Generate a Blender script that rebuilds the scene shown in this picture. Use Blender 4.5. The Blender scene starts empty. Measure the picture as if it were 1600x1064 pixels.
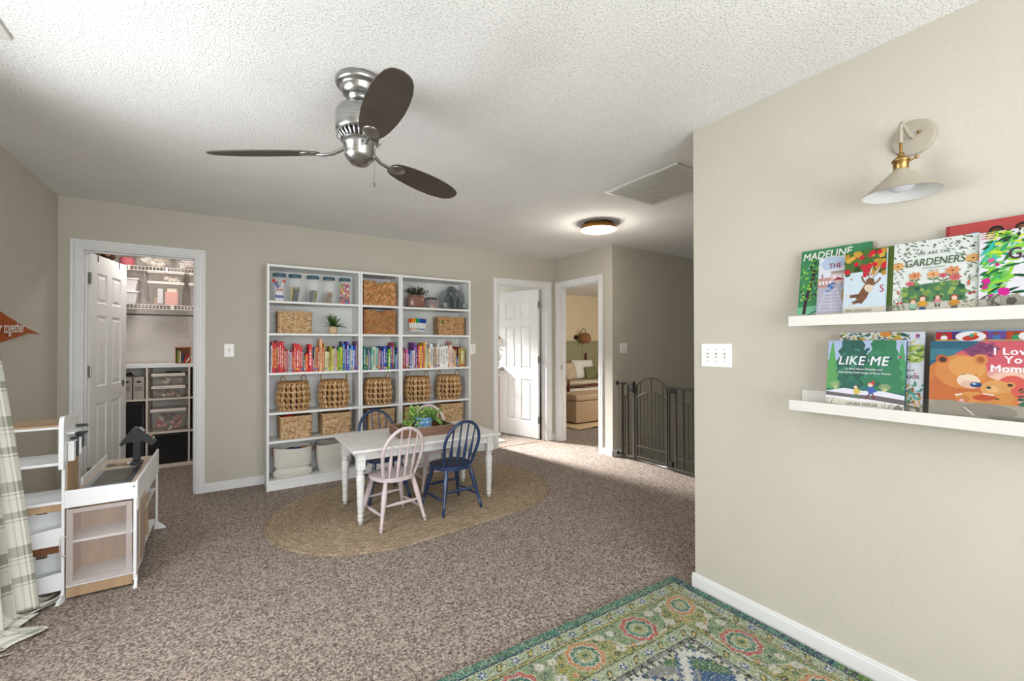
import bpy, math, random
from mathutils import Matrix, Vector, noise
R = random.Random(7)
sin, cos, pi = math.sin, math.cos, math.pi
scene = bpy.context.scene
COL = scene.collection

# ---------------------------------------------------------------- camera
CAM_H = 1.2986
YAW, PITCH, ROLL, FPX = 0.57302, 0.0077014, -0.001637, 689.418
def _cam():
    f = Vector((sin(YAW)*cos(PITCH), cos(YAW)*cos(PITCH), sin(PITCH)))
    r = Vector((cos(YAW), -sin(YAW), 0)); u = r.cross(f)
    r2 = r*cos(ROLL)+u*sin(ROLL); u2 = -r*sin(ROLL)+u*cos(ROLL)
    m = Matrix((r2, u2, -f)).transposed().to_4x4(); m.translation = Vector((0, 0, CAM_H))
    cd = bpy.data.cameras.new('camera'); cd.sensor_width = 36; cd.lens = FPX/1600*36; cd.clip_start = .02
    o = bpy.data.objects.new('camera', cd); o.matrix_world = m; COL.objects.link(o); scene.camera = o
_cam()
# ---------------------------------------------------------------- exposure, world, lights
vs = scene.view_settings
vs.view_transform = 'Standard'; vs.look = 'None'; vs.gamma = 1; vs.use_curve_mapping = False
vs.exposure = 0.17
try:
    cy = scene.cycles
    cy.max_bounces = 10; cy.diffuse_bounces = 6; cy.glossy_bounces = 4; cy.transmission_bounces = 8; cy.transparent_max_bounces = 12
    cy.use_denoising = True; cy.sample_clamp_indirect = 6; cy.caustics_reflective = False; cy.caustics_refractive = False
except Exception: pass
w = bpy.data.worlds.new('daylight'); scene.world = w; w.use_nodes = True
bg = w.node_tree.nodes['Background']; bg.inputs[0].default_value = (.93, .97, 1, 1); bg.inputs[1].default_value = 1.2
def area(name, loc, direction, sx, sy, watts, col=(1, 1, 1), spread=180):
    l = bpy.data.lights.new(name, 'AREA'); l.shape = 'RECTANGLE'; l.size = sx; l.size_y = sy
    l.energy = watts; l.color = col; l.spread = math.radians(spread)
    o = bpy.data.objects.new(name, l); COL.objects.link(o)
    o.matrix_world = Matrix.Translation(loc) @ Vector(direction).to_track_quat('-Z', 'Y').to_matrix().to_4x4()
    return o
def point(name, loc, watts, col=(1, 1, 1), r=.05):
    l = bpy.data.lights.new(name, 'POINT'); l.energy = watts; l.color = col; l.shadow_soft_size = r
    o = bpy.data.objects.new(name, l); COL.objects.link(o); o.location = loc; return o
DAY = (.97, .985, 1)
area('daylight_left_window', (-1.19, 2.05, 1.42), (1, 0, -.35), 1.5, 1.35, 52, DAY)
area('daylight_rear_window', (.55, -1.7, 1.35), (-.2, 1, .16), 2.6, 1.7, 104, DAY)
area('daylight_bath_window', (2.4, 7.1, 1.5), (.45, -1, -.25), 1.0, 1.0, 30, (.9, .96, 1))
area('daylight_bedroom_window', (6.2, 4.0, 1.5), (-.1, 1, -.1), 1.6, 1.3, 45, (1, .97, .9))
area('sun_through_bath_window', (2.45, 6.9, 2.0), (.68, -2.2, -1.42), .30, .30, 30, (1, .98, .96), 36)
area('closet_light', (-.6, 5.45, 2.41), (0, 0, -1),   .3, .3, 10, (1, .95, .9))
area('stair_daylight', (6.6, 3.0, 1.4), (-1, 0, -.1), 1.0, 1.2, 2, DAY)

# ---------------------------------------------------------------- helpers
def lin(c):
    if isinstance(c, str):
        c = (int(c[0:2], 16), int(c[2:4], 16), int(c[4:6], 16))
    return tuple(((x/255/12.92) if x/255 <= .04045 else ((x/255+.055)/1.055)**2.4) for x in c)+(1,)

MATS = {}
def mat(name, c, rough=.5, metal=0, c2=None, ns=20, st=(1, 1, 1), bump=0, bs=60, bd=.002, trans=0, ior=1.45, emit=0,
        alpha=1, attr=False, objc=False, sheen=0, coat=0, ramp=(.35, .65), detail=3, bst=None, spec=.5, thin=False):
    if name in MATS: return MATS[name]
    m = bpy.data.materials.new(name); m.use_nodes = True; nt = m.node_tree; N = nt.nodes; L = nt.links
    b = N['Principled BSDF']; col = lin(c)
    b.inputs['Base Color'].default_value = col; b.inputs['Roughness'].default_value = rough
    b.inputs['Metallic'].default_value = metal; b.inputs['IOR'].default_value = ior
    b.inputs['Transmission Weight'].default_value = trans; b.inputs['Alpha'].default_value = alpha
    b.inputs['Sheen Weight'].default_value = sheen; b.inputs['Coat Weight'].default_value = coat
    b.inputs['Specular IOR Level'].default_value = spec
    tc = N.new('ShaderNodeTexCoord')
    def nz(scale, stretch, det):
        mp = N.new('ShaderNodeMapping'); mp.inputs['Scale'].default_value = stretch
        L.new(tc.outputs['Object'], mp.inputs[0])
        n = N.new('ShaderNodeTexNoise'); n.inputs['Scale'].default_value = scale; n.inputs['Detail'].default_value = det
        L.new(mp.outputs[0], n.inputs['Vector']); return n
    src = None
    if attr:
        a = N.new('ShaderNodeAttribute'); a.attribute_name = 'Col'; src = a.outputs['Color']
    if objc:
        a = N.new('ShaderNodeObjectInfo'); src = a.outputs['Color']
    n = nz(ns, st, detail)
    rp = N.new('ShaderNodeValToRGB'); rp.color_ramp.elements[0].position = ramp[0]; rp.color_ramp.elements[1].position = ramp[1]
    L.new(n.outputs['Fac'], rp.inputs[0])
    if src is None:
        rp.color_ramp.elements[0].color = col
        rp.color_ramp.elements[1].color = lin(c2) if c2 else tuple(min(1, x*1.05) for x in col[:3])+(1,)
        L.new(rp.outputs[0], b.inputs['Base Color'])
    else:
        v = .12 if c2 is None else float(c2)
        rp.color_ramp.elements[0].color = (1-v, 1-v, 1-v, 1); rp.color_ramp.elements[1].color = (1, 1, 1, 1)
        mx = N.new('ShaderNodeMix'); mx.data_type = 'RGBA'; mx.blend_type = 'MULTIPLY'; mx.inputs['Factor'].default_value = 1
        L.new(src, mx.inputs['A']); L.new(rp.outputs[0], mx.inputs['B']); L.new(mx.outputs['Result'], b.inputs['Base Color'])
    if emit:
        b.inputs['Emission Color'].default_value = col; b.inputs['Emission Strength'].default_value = emit
    if bump:
        n2 = nz(bs, bst or st, detail); bp = N.new('ShaderNodeBump'); bp.inputs['Strength'].default_value = bump
        bp.inputs['Distance'].default_value = bd
        L.new(n2.outputs['Fac'], bp.inputs['Height']); L.new(bp.outputs[0], b.inputs['Normal'])
    MATS[name] = m
    return m

class MB:
    def __init__(s):
        s.V = []; s.F = []; s.MI = []; s.C = []; s.S = []; s.col = None; s.mi = 0; s.sm = False; s.M = Matrix(); s.hascol = False
    def c(s, col):
        s.col = lin(col) if not isinstance(col, tuple) or len(col) != 4 else col; s.hascol = True; return s
    def smooth(s, v=True): s.sm = v; return s
    def add(s, vs, fs, cols=None):
        o = len(s.V); M = s.M
        s.V += [tuple(M @ Vector(v)) for v in vs]
        for i, f in enumerate(fs):
            s.F.append(tuple(o+k for k in f)); s.MI.append(s.mi); s.S.append(s.sm)
            s.C.append(cols[i] if cols else s.col)
        if cols: s.hascol = True
        return s
    def box(s, x0, x1, y0, y1, z0, z1):
        v = [(x, y, z) for z in (z0, z1) for y in (y0, y1) for x in (x0, x1)]
        sm = s.sm; s.sm = False
        s.add(v, [(0, 2, 3, 1), (4, 5, 7, 6), (0, 1, 5, 4), (2, 6, 7, 3), (0, 4, 6, 2), (1, 3, 7, 5)]); s.sm = sm
        return s
    def cb(s, cx, cy, cz, sx, sy, sz): return s.box(cx-sx/2, cx+sx/2, cy-sy/2, cy+sy/2, cz-sz/2, cz+sz/2)
    def prism(s, poly, z0, z1):
        n = len(poly); a = sum(poly[i][0]*poly[(i+1) % n][1]-poly[(i+1) % n][0]*poly[i][1] for i in range(n))
        if a < 0: poly = poly[::-1]
        v = [(x, y, z0) for x, y in poly]+[(x, y, z1) for x, y in poly]
        sm = s.sm; s.sm = False; s.add(v, [tuple(range(n))[::-1], tuple(range(n, 2*n))]); s.sm = sm
        s.add(v, [(i, (i+1) % n, n+(i+1) % n, n+i) for i in range(n)]); return s
    def grid(s, nu, nv, f, cu=False, cv=False, colf=None, flip=False):
        v = [f(i/(nu if cu else nu-1), j/(nv if cv else nv-1)) for j in range(nv) for i in range(nu)]
        fs = []; cols = [] if colf else None
        for j in range(nv if cv else nv-1):
            for i in range(nu if cu else nu-1):
                a = j*nu+i; b = j*nu+(i+1) % nu; c = ((j+1) % nv)*nu+(i+1) % nu; d = ((j+1) % nv)*nu+i
                fs.append((a, d, c, b) if flip else (a, b, c, d))
                if colf: cols.append(colf((i+.5)/nu, (j+.5)/nv))
        return s.add(v, fs, cols)
    def lathe(s, prof, n=24, c=(0, 0, 0), cap=True):
        cx, cy, cz = c; k = len(prof); sm = s.sm; s.sm = True
        v = [(cx+r*cos(2*pi*i/n), cy+r*sin(2*pi*i/n), cz+z) for r, z in prof for i in range(n)]
        f = [(j*n+i, j*n+(i+1) % n, (j+1)*n+(i+1) % n, (j+1)*n+i) for j in range(k-1) for i in range(n)]
        s.add(v, f); s.sm = False
        if cap:
            if prof[0][0] > 1e-5: s.add(v[:n], [tuple(range(n))[::-1]])
            if prof[-1][0] > 1e-5: s.add(v[-n:], [tuple(range(n))])
        s.sm = sm; return s
    def tube(s, pts, r, n=8, closed=False, sy=1, up=None, cap=True):
        P = [Vector(p) for p in pts]; k = len(P); rr = r if isinstance(r, (list, tuple)) else [r]*k
        v = []; ref = Vector(up) if up else None
        for i, p in enumerate(P):
            if closed: t = P[(i+1) % k]-P[i-1]
            else: t = P[min(i+1, k-1)]-P[max(i-1, 0)]
            t.normalize()
            if ref is None: ref = Vector((0, 0, 1)) if abs(t.z) < .9 else Vector((1, 0, 0))
            a = t.cross(ref)
            if a.length < 1e-4: a = t.cross(Vector((.3, .8, .5)))
            a.normalize(); b = a.cross(t).normalized()
            if not up: ref = b
            for q in range(n):
                th = 2*pi*q/n; v.append(tuple(p+a*(cos(th)*rr[i])+b*(sin(th)*rr[i]*sy)))
        sm = s.sm; s.sm = True
        f = [(j*n+q, j*n+(q+1) % n, ((j+1) % k)*n+(q+1) % n, ((j+1) % k)*n+q) for j in range(k if closed else k-1) for q in range(n)]
        s.add(v, f)
        if cap and not closed: s.sm = False; s.add(v[:n], [tuple(range(n))[::-1]]); s.add(v[-n:], [tuple(range(n))])
        s.sm = sm; return s
    def ball(s, c, r, sc=(1, 1, 1), nu=14, nv=9, jig=0):
        cx, cy, cz = c; sm = s.sm; s.sm = True
        v = [(cx, cy, cz-r*sc[2])]
        for j in range(1, nv):
            ph = pi*j/nv
            for i in range(nu):
                th = 2*pi*i/nu; q = 1+(R.uniform(-jig, jig) if jig else 0)
                v.append((cx+r*q*sc[0]*sin(ph)*cos(th), cy+r*q*sc[1]*sin(ph)*sin(th), cz-r*q*sc[2]*cos(ph)))
        v.append((cx, cy, cz+r*sc[2])); f = []
        for i in range(nu): f.append((0, 1+(i+1) % nu, 1+i))
        for j in range(nv-2):
            for i in range(nu): a = 1+j*nu; f.append((a+i, a+(i+1) % nu, a+nu+(i+1) % nu, a+nu+i))
        a = 1+(nv-2)*nu; e = len(v)-1
        for i in range(nu): f.append((a+i, a+(i+1) % nu, e))
        s.add(v, f); s.sm = sm; return s
    def text(s, txt, x, y, size, z=.0006, bold=0, shear=0, center=False, rot=0, sx=1, font_sp=1):
        if bold:
            k_ = min(bold, .022)*1.2
            for q_, (dx, dy) in enumerate(((-k_, 0), (k_, 0), (0, k_*.7), (0, -k_*.7))): s.text(txt, x+dx*size, y+dy*size, size, z+q_*1.2e-5, 0, shear, center, rot, sx, font_sp)
            return s
        key = (txt, bold, shear, font_sp)
        if key not in TXT:
            cu = bpy.data.curves.new('lettering_curve', 'FONT'); cu.body = txt; cu.size = 1; cu.offset = bold; cu.shear = shear
            cu.space_character = font_sp; cu.resolution_u = 3
            o = bpy.data.objects.new('lettering_tmp', cu); COL.objects.link(o)
            dg = bpy.context.evaluated_depsgraph_get(); me = bpy.data.meshes.new_from_object(o.evaluated_get(dg))
            vv = [tuple(q.co) for q in me.vertices]; ff = [tuple(q.vertices) for q in me.polygons]
            bpy.data.objects.remove(o); bpy.data.curves.remove(cu); bpy.data.meshes.remove(me)
            TXT[key] = (vv, ff, min(q[0] for q in vv), max(q[0] for q in vv))
        vv, ff, xa, xb = TXT[key]; ox = (xa+xb)/2 if center else 0
        cr, sr = cos(rot), sin(rot)
        out = [(x+((a-ox)*sx*cr-b*sr)*size, y+((a-ox)*sx*sr+b*cr)*size, z) for a, b, _ in vv]
        return s.add(out, ff)
    def build(s, name, m, parent=None, bevel=0, loc=None, rz=0, seg=2):
        me = bpy.data.meshes.new(name); me.from_pydata(s.V, [], s.F)
        for q in (m if isinstance(m, (list, tuple)) else [m]): me.materials.append(q)
        me.polygons.foreach_set('material_index', s.MI); me.polygons.foreach_set('use_smooth', s.S)
        if s.hascol:
            at = me.color_attributes.new('Col', 'FLOAT_COLOR', 'CORNER'); arr = []
            for f, c in zip(s.F, s.C): arr += list(c or (.8, .8, .8, 1))*len(f)
            at.data.foreach_set('color', arr)
        me.update(); o = bpy.data.objects.new(name, me); COL.objects.link(o)
        if parent: o.parent = parent
        if loc: o.location = loc
        o.rotation_euler.z = rz
        if bevel:
            b = o.modifiers.new('edge', 'BEVEL'); b.width = bevel; b.segments = seg; b.limit_method = 'ANGLE'; b.angle_limit = .6
        return o
TXT = {}
def thing(name, loc=(0, 0, 0), rz=0, label=None, cat=None, group=None):
    o = bpy.data.objects.new(name, None); COL.objects.link(o); o.location = loc; o.rotation_euler.z = rz; o.empty_display_size = .05
    if label: tag(o, label, cat, group)
    return o
def tag(o, label, cat, group=None, kind=None):
    if label: o['label'] = label
    if cat: o['category'] = cat
    if group: o['group'] = group
    if kind: o['kind'] = kind
    return o
def ST(o): o['kind'] = 'structure'; return o
def kids(o): return [c for c in bpy.data.objects if c.parent == o]
def dup(o, parent=None, ch=None):
    ch = ch or {}
    if not ch:
        for q in bpy.data.objects:
            if q.parent: ch.setdefault(q.parent.name, []).append(q)
    c = o.copy(); COL.objects.link(c)
    if parent: c.parent = parent
    for k in ch.get(o.name, []): dup(k, c, ch)
    return c
def rotz(x, y, a): return (x*cos(a)-y*sin(a), x*sin(a)+y*cos(a))
def nse(x, y=0, z=0): return noise.noise(Vector((x, y, z)))

# ---------------------------------------------------------------- materials
def wall_mat(name, c):
    if name in MATS: return MATS[name]
    m = mat(name, c, .85, c2=tuple(min(255, x*1.015) for x in c), ns=3, bump=.55, bs=55, bd=.0022, detail=3, spec=.25)
    return m
WALL = wall_mat('wall_paint', (188, 183, 171))
WALLB = wall_mat('closet_paint', (208, 202, 196))
BEDW = wall_mat('bedroom_paint', (222, 206, 176))
WHITE = mat('white_trim', (219, 220, 220), .38, ns=4)
DOORW = mat('door_paint', (228, 228, 227), .4, ns=3, st=(6, 6, .6), bump=.15, bs=60, bd=.001, bst=(4, 4, .15))
def ceil_mat():
    m = mat('ceiling_texture', (232, 232, 231), .95, ns=2, spec=.1); nt = m.node_tree; N = nt.nodes; L = nt.links
    b = N['Principled BSDF']; tc = N.new('ShaderNodeTexCoord')
    v = N.new('ShaderNodeTexNoise'); v.inputs['Scale'].default_value = 125; v.inputs['Detail'].default_value = 1.5; v.inputs['Roughness'].default_value = .6
    L.new(tc.outputs['Object'], v.inputs['Vector'])
    r = N.new('ShaderNodeValToRGB'); r.color_ramp.elements[0].position = .54; r.color_ramp.elements[1].position = .66
    L.new(v.outputs['Fac'], r.inputs[0])
    bp = N.new('ShaderNodeBump'); bp.inputs['Strength'].default_value = .85; bp.inputs['Distance'].default_value = .0035
    L.new(r.outputs[0], bp.inputs['Height']); L.new(bp.outputs[0], b.inputs['Normal']); return m
CEIL = ceil_mat()
def carpet_mat():
    m = mat('carpet_pile', (150, 134, 122), .95, ns=2, spec=.1, sheen=.15); nt = m.node_tree; N = nt.nodes; L = nt.links
    b = N['Principled BSDF']; tc = N.new('ShaderNodeTexCoord')
    d = N.new('ShaderNodeTexNoise'); d.inputs['Scale'].default_value = 60; L.new(tc.outputs['Object'], d.inputs['Vector'])
    mx = N.new('ShaderNodeVectorMath'); mx.operation = 'MULTIPLY_ADD'; mx.inputs[1].default_value = (.012, .012, .012)
    L.new(d.outputs['Color'], mx.inputs[0]); L.new(tc.outputs['Object'], mx.inputs[2])
    a = N.new('ShaderNodeTexNoise'); a.inputs['Scale'].default_value = 96; a.inputs['Detail'].default_value = 3.5; a.inputs['Roughness'].default_value = .66
    L.new(mx.outputs[0], a.inputs['Vector'])
    r = N.new('ShaderNodeValToRGB'); e = r.color_ramp.elements
    e[0].position = .36; e[0].color = lin((76, 63, 54)); e[1].position = .62; e[1].color = lin((205, 190, 178))  # low noise goes dark: shade in the gaps between tufts put into the colour
    k = e.new(.5); k.color = lin((154, 138, 126))
    L.new(a.outputs['Fac'], r.inputs[0]); L.new(r.outputs[0], b.inputs['Base Color'])
    bp = N.new('ShaderNodeBump'); bp.inputs['Strength'].default_value = 1; bp.inputs['Distance'].default_value = .02
    L.new(a.outputs['Fac'], bp.inputs['Height']); L.new(bp.outputs[0], b.inputs['Normal']); return m
CARPET = carpet_mat()
SHELFW = mat('shelf_white', (226, 228, 227), .45, ns=5)
PAINT = mat('printed_color', (255, 255, 255), .42, attr=True, c2=.05, ns=90)
PAINTM = mat('matte_color', (255, 255, 255), .8, attr=True, c2=.12, ns=60)
NICKEL = mat('brushed_nickel', (176, 176, 174), .28, 1, c2=(150, 150, 148), ns=12, st=(1, 1, 14))
CHROME = mat('hinge_steel', (150, 150, 148), .3, 1, ns=30)
BRASS = mat('aged_brass', (150, 118, 68), .35, 1, c2=(170, 138, 86), ns=30)
BLACKM = mat('black_plastic', (34, 36, 38), .4, ns=20)
# ================================================================ room shell
XL, XR, YB, YC, XN, YN, ZC = -1.092, 3.728, 4.719, 3.644, 2.098, 1.455, 2.44
T = .115
def wallbox(name, boxes, m=WALL):
    b = MB()
    for q in boxes: b.box(*q)
    return ST(b.build(name, m))
fl = MB(); fl.box(-1.8, 3.86, -1.8, 8.2, -.08, 0); fl.box(3.86, 8.7, 3.70, 8.2, -.08, 0); fl.box(3.86, 5.5, -1.8, 2.36, -.08, 0)
ST(fl.build('floor', CARPET))
for i in range(9):
    b = MB(); b.box(3.84+i*.25 if i else 3.86, 3.86+(i+1)*.25+.03, 2.42, YC, -.19*(i+1)-.1, -.19*(i+1))
    ST(b.build('floor_stair_tread', CARPET))
ST(MB().box(-1.8, 8.7, -1.8, 8.2, ZC, ZC+.08).build('ceiling', CEIL))
H1 = (-.965, -.222, 2.063); H2 = (2.83, 3.613, 2.063); H3 = (3.857, 4.628, 2.063)
wallbox('wall_back', [(-1.8, H1[0], YB, YB+T, 0, ZC), (H1[0], H1[1], YB, YB+T, H1[2], ZC), (H1[1], H2[0], YB, YB+T, 0, ZC),
                      (H2[0], H2[1], YB, YB+T, H2[2], ZC), (H2[1], XR, YB, YB+T, 0, ZC)])
wy0, wy1, wz0, wz1 = 1.25, 2.85, .7, 2.14
wallbox('wall_left', [(XL-T, XL, -1.6, wy0, 0, ZC), (XL-T, XL, wy1, YB, 0, ZC), (XL-T, XL, wy0, wy1, 0, wz0), (XL-T, XL, wy0, wy1, wz1, ZC)])
rx0, rx1, rz0, rz1 = -.75, 1.85, .5, 2.2
wallbox('wall_rear', [(XL-T, rx0, -1.715, -1.6, 0, ZC), (rx1, XN+T, -1.715, -1.6, 0, ZC), (rx0, rx1, -1.715, -1.6, 0, rz0), (rx0, rx1, -1.715, -1.6, rz1, ZC)])
wallbox('wall_right', [(XN, XN+T, -1.6, YN, 0, ZC), (XN+T, XR+T, YN-T, YN, 0, ZC)])
wallbox('wall_hall_near', [(XR, XR+T, YN, 2.42, 0, ZC), (XR+T, 7, 2.30, 2.42, -2.7, ZC)])
wallbox('wall_hall', [(XR, XR+T, YC+T, H3[0], 0, ZC), (XR, XR+T, H3[0], H3[1], H3[2], ZC), (XR, XR+T, H3[1], 8.1, 0, ZC)])
wallbox('wall_stair', [(XR, 7, YC, YC+T, -2.7, ZC), (7, 7.1, 2.3, YC+T, -2.7, ZC)])
wallbox('wall_closet', [(-1.7, -1.6, YB+T, 6.42, 0, ZC), (-1.7, .35, 6.32, 6.42, 0, ZC), (.25, .35, YB+T, 6.42, 0, ZC)], WALLB)
wallbox('wall_bathroom', [(1.5, 1.6, YB+T, 7.4, 0, ZC), (1.5, XR, 7.3, 7.4, 0, ZC)], WALLB)
wallbox('wall_bedroom', [(XR+T, 8.6, 7.93, 8.03, 0, ZC), (8.5, 8.6, YC+T, 8.03, 0, ZC), (XR+T, 8.6, YC+T, YC+T+.01, 0, ZC)], BEDW)

# baseboards: profile swept as boxes with a small top step
def baseboard(name, segs):
    b = MB()
    for x0, x1, y0, y1 in segs:
        b.box(x0, x1, y0, y1, 0, .066)
        cx0, cx1, cy0, cy1 = x0, x1, y0, y1
        if x1-x0 > y1-y0: (cy0, cy1) = (y0+.005, y1) if name in ('baseboard_back', 'baseboard_stair') else (y0, y1-.005)
        else: (cx0, cx1) = (x0+.005, x1) if name in ('baseboard_right', 'baseboard_hall') else (x0, x1-.005)
        b.box(cx0, cx1, cy0, cy1, .066, .08)
    return ST(b.build(name, WHITE, bevel=.002))
baseboard('baseboard_back', [(XL, -1.027, YB-.013, YB), (-.185, 2.768, YB-.013, YB), (3.675, XR, YB-.013, YB)])
baseboard('baseboard_left', [(XL, XL+.013, -1.6, YB)])
baseboard('baseboard_right', [(XN-.013, XN, -1.6, YN+.013)])
baseboard('baseboard_hall', [(XR-.013, XR, YC-.013, 3.795), (XR-.013, XR, 4.69, YB)])
baseboard('baseboard_stair', [(XR-.013, 3.86, YC-.013, YC)])

# door casings and jambs; local frame: x along the wall, y into the wall, z up
PROF = [(0, 0), (0, .008), (.006, .012), (.016, .012), (.022, .016), (.040, .016), (.048, .012), (.056, .014), (.064, .014), (.068, .008), (.068, 0)]
def opening(n, hole, M, stop_y):
    x0, x1, zt = hole; j = .018
    jm = MB(); jm.M = M
    jm.box(x0, x0+j, 0, T, 0, zt); jm.box(x1-j, x1, 0, T, 0, zt); jm.box(x0+j, x1-j, 0, T, zt-j, zt)
    jm.box(x0+j, x0+j+.011, stop_y, stop_y+.033, 0, zt-j); jm.box(x1-j-.011, x1-j, stop_y, stop_y+.033, 0, zt-j); jm.box(x0+j+.011, x1-j-.011, stop_y, stop_y+.033, zt-j-.011, zt-j)
    ST(jm.build('trim_%d' % (n*2-1), WHITE, bevel=.0015))
    b = MB(); b.M = M
    for side in (0, 1):
        y0 = 0 if side == 0 else T; sg = -1 if side == 0 else 1
        a, c_, t = x0+.006, x1-.006, zt-.006
        path = [((a, 0), (-1, 0)), ((a, t), (-1, 1)), ((c_, t), (1, 1)), ((c_, 0), (1, 0))]
        vv = []
        for (px, pz), (dx, dz) in path:
            for o, th in PROF: vv.append((px+dx*o, y0+sg*th, pz+dz*o))
        k = len(PROF); ff = []
        for s_ in range(3):
            for q in range(k-1):
                f = (s_*k+q, s_*k+q+1, (s_+1)*k+q+1, (s_+1)*k+q); ff.append(f if side == 0 else f[::-1])
        b.add(vv, ff)
    ST(b.build('trim_%d' % (n*2), WHITE))
M_back = Matrix.Translation((0, YB, 0))
M_hall = Matrix(((0, 1, 0, XR), (1, 0, 0, 0), (0, 0, 1, 0), (0, 0, 0, 1)))
opening(1, H1, M_back, .045); opening(2, H2, M_back, .045); opening(3, H3, M_hall, .045)

def door_leaf(wd, ht=2.03):
    b = MB(); th = .035; st = wd*.165; ms = wd*.13
    xs = [0, st, (wd-ms)/2, (wd+ms)/2, wd-st, wd]; zs = [0, .21, .80, .94, 1.53, 1.63, 1.88, ht]
    for face, y, sg in ((0, 0, 1), (1, th, -1)):
        for i in range(5):
            for k in range(7):
                x0, x1, z0, z1 = xs[i], xs[i+1], zs[k], zs[k+1]
                if i in (1, 3) and k in (1, 3, 5):
                    prev = None
                    for off, dep in ((0, 0), (.010, .009), (.022, .009), (.040, .002)):
                        ring = [(x0+off, y+sg*dep, z0+off), (x1-off, y+sg*dep, z0+off), (x1-off, y+sg*dep, z1-off), (x0+off, y+sg*dep, z1-off)]
                        if prev:
                            fs = [(q, (q+1) % 4, 4+(q+1) % 4, 4+q) for q in range(4)]
                            b.add(prev+ring, fs if not face else [f[::-1] for f in fs])
                        prev = ring
                    b.add(prev, [(0, 1, 2, 3) if not face else (3, 2, 1, 0)])
                else:
                    v = [(x0, y, z0), (x1, y, z0), (x1, y, z1), (x0, y, z1)]
                    b.add(v, [(0, 1, 2, 3) if not face else (3, 2, 1, 0)])
    for v in ([(0, 0, 0), (0, th, 0), (0, th, ht), (0, 0, ht)], [(wd, th, 0), (wd, 0, 0), (wd, 0, ht), (wd, th, ht)],
              [(0, 0, ht), (0, th, ht), (wd, th, ht), (wd, 0, ht)][::-1], [(0, 0, 0), (0, th, 0), (wd, th, 0), (wd, 0, 0)]):
        b.add(v, [(3, 2, 1, 0)])
    return b
KPROF = [(.032, 0), (.032, .006), (.012, .012), (.012, .028), (.024, .036), (.029, .048), (.024, .060), (.008, .064)]
def make_door(n, hinge, end, knob_m, flip):
    dx, dy = end[0]-hinge[0], end[1]-hinge[1]; wd = math.hypot(dx, dy)
    d = ST(thing('door_%d' % n, (hinge[0], hinge[1], .012), math.atan2(dy, dx)))
    b = door_leaf(wd); b.M = Matrix()
    o = b.build('door_leaf', DOORW, d)
    for z in (.25, 1.07, 1.82):
        h = MB(); sgn = -1 if flip else 1; yy = .035 if flip else 0
        h.box(-.03, .0, yy-.002, yy+.001, z-.045, z+.045); h.box(-.002, .0, 0, .033, z-.045, z+.045)
        h.tube([(-.004, yy-.006*sgn, z-.048), (-.004, yy-.006*sgn, z+.048)], .006, 10)
        for q in (-.03, 0, .03): h.ball((-.017, yy-.003*sgn, z+q), .004)
        h.build('hinge', CHROME, d)
    k = MB()
    for s_, y in ((-1, 0), (1, .035)):
        k.M = Matrix.Translation((wd-.06, y, .93)) @ Matrix.Rotation(pi/2*(-s_)*-1 if s_ < 0 else -pi/2, 4, 'X')
        k.lathe(KPROF, 20)
    k.build('door_knob', knob_m, d)
    return d
d1 = make_door(1, (-.928, 4.822), (-.80, 5.462), CHROME, False)
for x in (.12, .5):   # over-the-door hooks near the top of the leaf
    MB().box(x-.003, x+.003, -.004, .039, 2.03, 2.034).box(x-.003, x+.003, -.004, -.001, 1.975, 2.03).build('over_door_hook', BLACKM, d1)
d2 = make_door(2, (3.575, 4.845), (3.375, 5.53), CHROME, True)
# strike plate on the bedroom jamb
ST(MB().box(XR+.03, XR+.055, H3[1]-.0195, H3[1]-.018, .95, 1.01).build('trim_7', CHROME))

# windows (daylight side, left of and behind the camera)
def window(n, M, w_, h_):
    b = MB(); b.M = M; f = .05
    for q in ((0, f, 0, h_), (w_-f, w_, 0, h_), (f, w_-f, 0, f), (f, w_-f, h_-f, h_), (f, w_-f, h_/2-.02, h_/2+.02), (w_/2-.02, w_/2+.02, f, h_-f)):
        b.box(q[0], q[1], .03, .07, q[2], q[3])
    ST(b.build('window_%d' % n, WHITE, bevel=.003))
window(1, Matrix(((0, -1, 0, XL), (1, 0, 0, wy0), (0, 0, 1, wz0), (0, 0, 0, 1))), wy1-wy0, wz1-wz0)
window(2, Matrix(((1, 0, 0, rx0), (0, -1, 0, -1.6), (0, 0, 1, rz0), (0, 0, 0, 1))), rx1-rx0, rz1-rz0)

# ================================================================ light switches
SWP = mat('switch_plate', (238, 238, 235), .35, ns=8); SWD = mat('switch_slot', (120, 118, 112), .5, ns=8)
def switch(loc, rz, w_, n, label):
    t = thing('light_switch', loc, rz, label, 'light switch')
    MB().cb(0, -.003, 0, w_, .006, .118).build('plate', SWP, t, bevel=.0025)
    for i in range(n):
        x = (i-(n-1)/2)*.046
        MB().cb(x, -.0065, 0, .009, .001, .024).build('slot', SWD, t)
        g = MB(); g.M = Matrix.Translation((x, -.007, 0)) @ Matrix.Rotation(.45, 4, 'X'); g.cb(0, -.004, 0, .006, .012, .012)
        g.build('toggle', SWP, t, bevel=.001)
        for z in (-.03, .03):
            s = MB(); s.M = Matrix.Translation((x, -.006, z)) @ Matrix.Rotation(pi/2, 4, 'X'); s.lathe([(.003, 0), (.003, .001)], 8)
            s.build('screw', CHROME, t)
    return t
switch((XN, 1.326, 1.238), -pi/2, .166, 3, 'white three-gang light switch plate near the corner of the right wall')
switch((.014, YB, 1.244), 0, .075, 1, 'white single light switch between the closet door and the bookcases')
switch((2.481, YB, 1.240), 0, .075, 1, 'white light switch just right of the bookcases, before the bathroom door')
switch((3.912, YC, 1.246), 0, .116, 2, 'white double light switch on the shaded wall above the stair gate')

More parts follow.
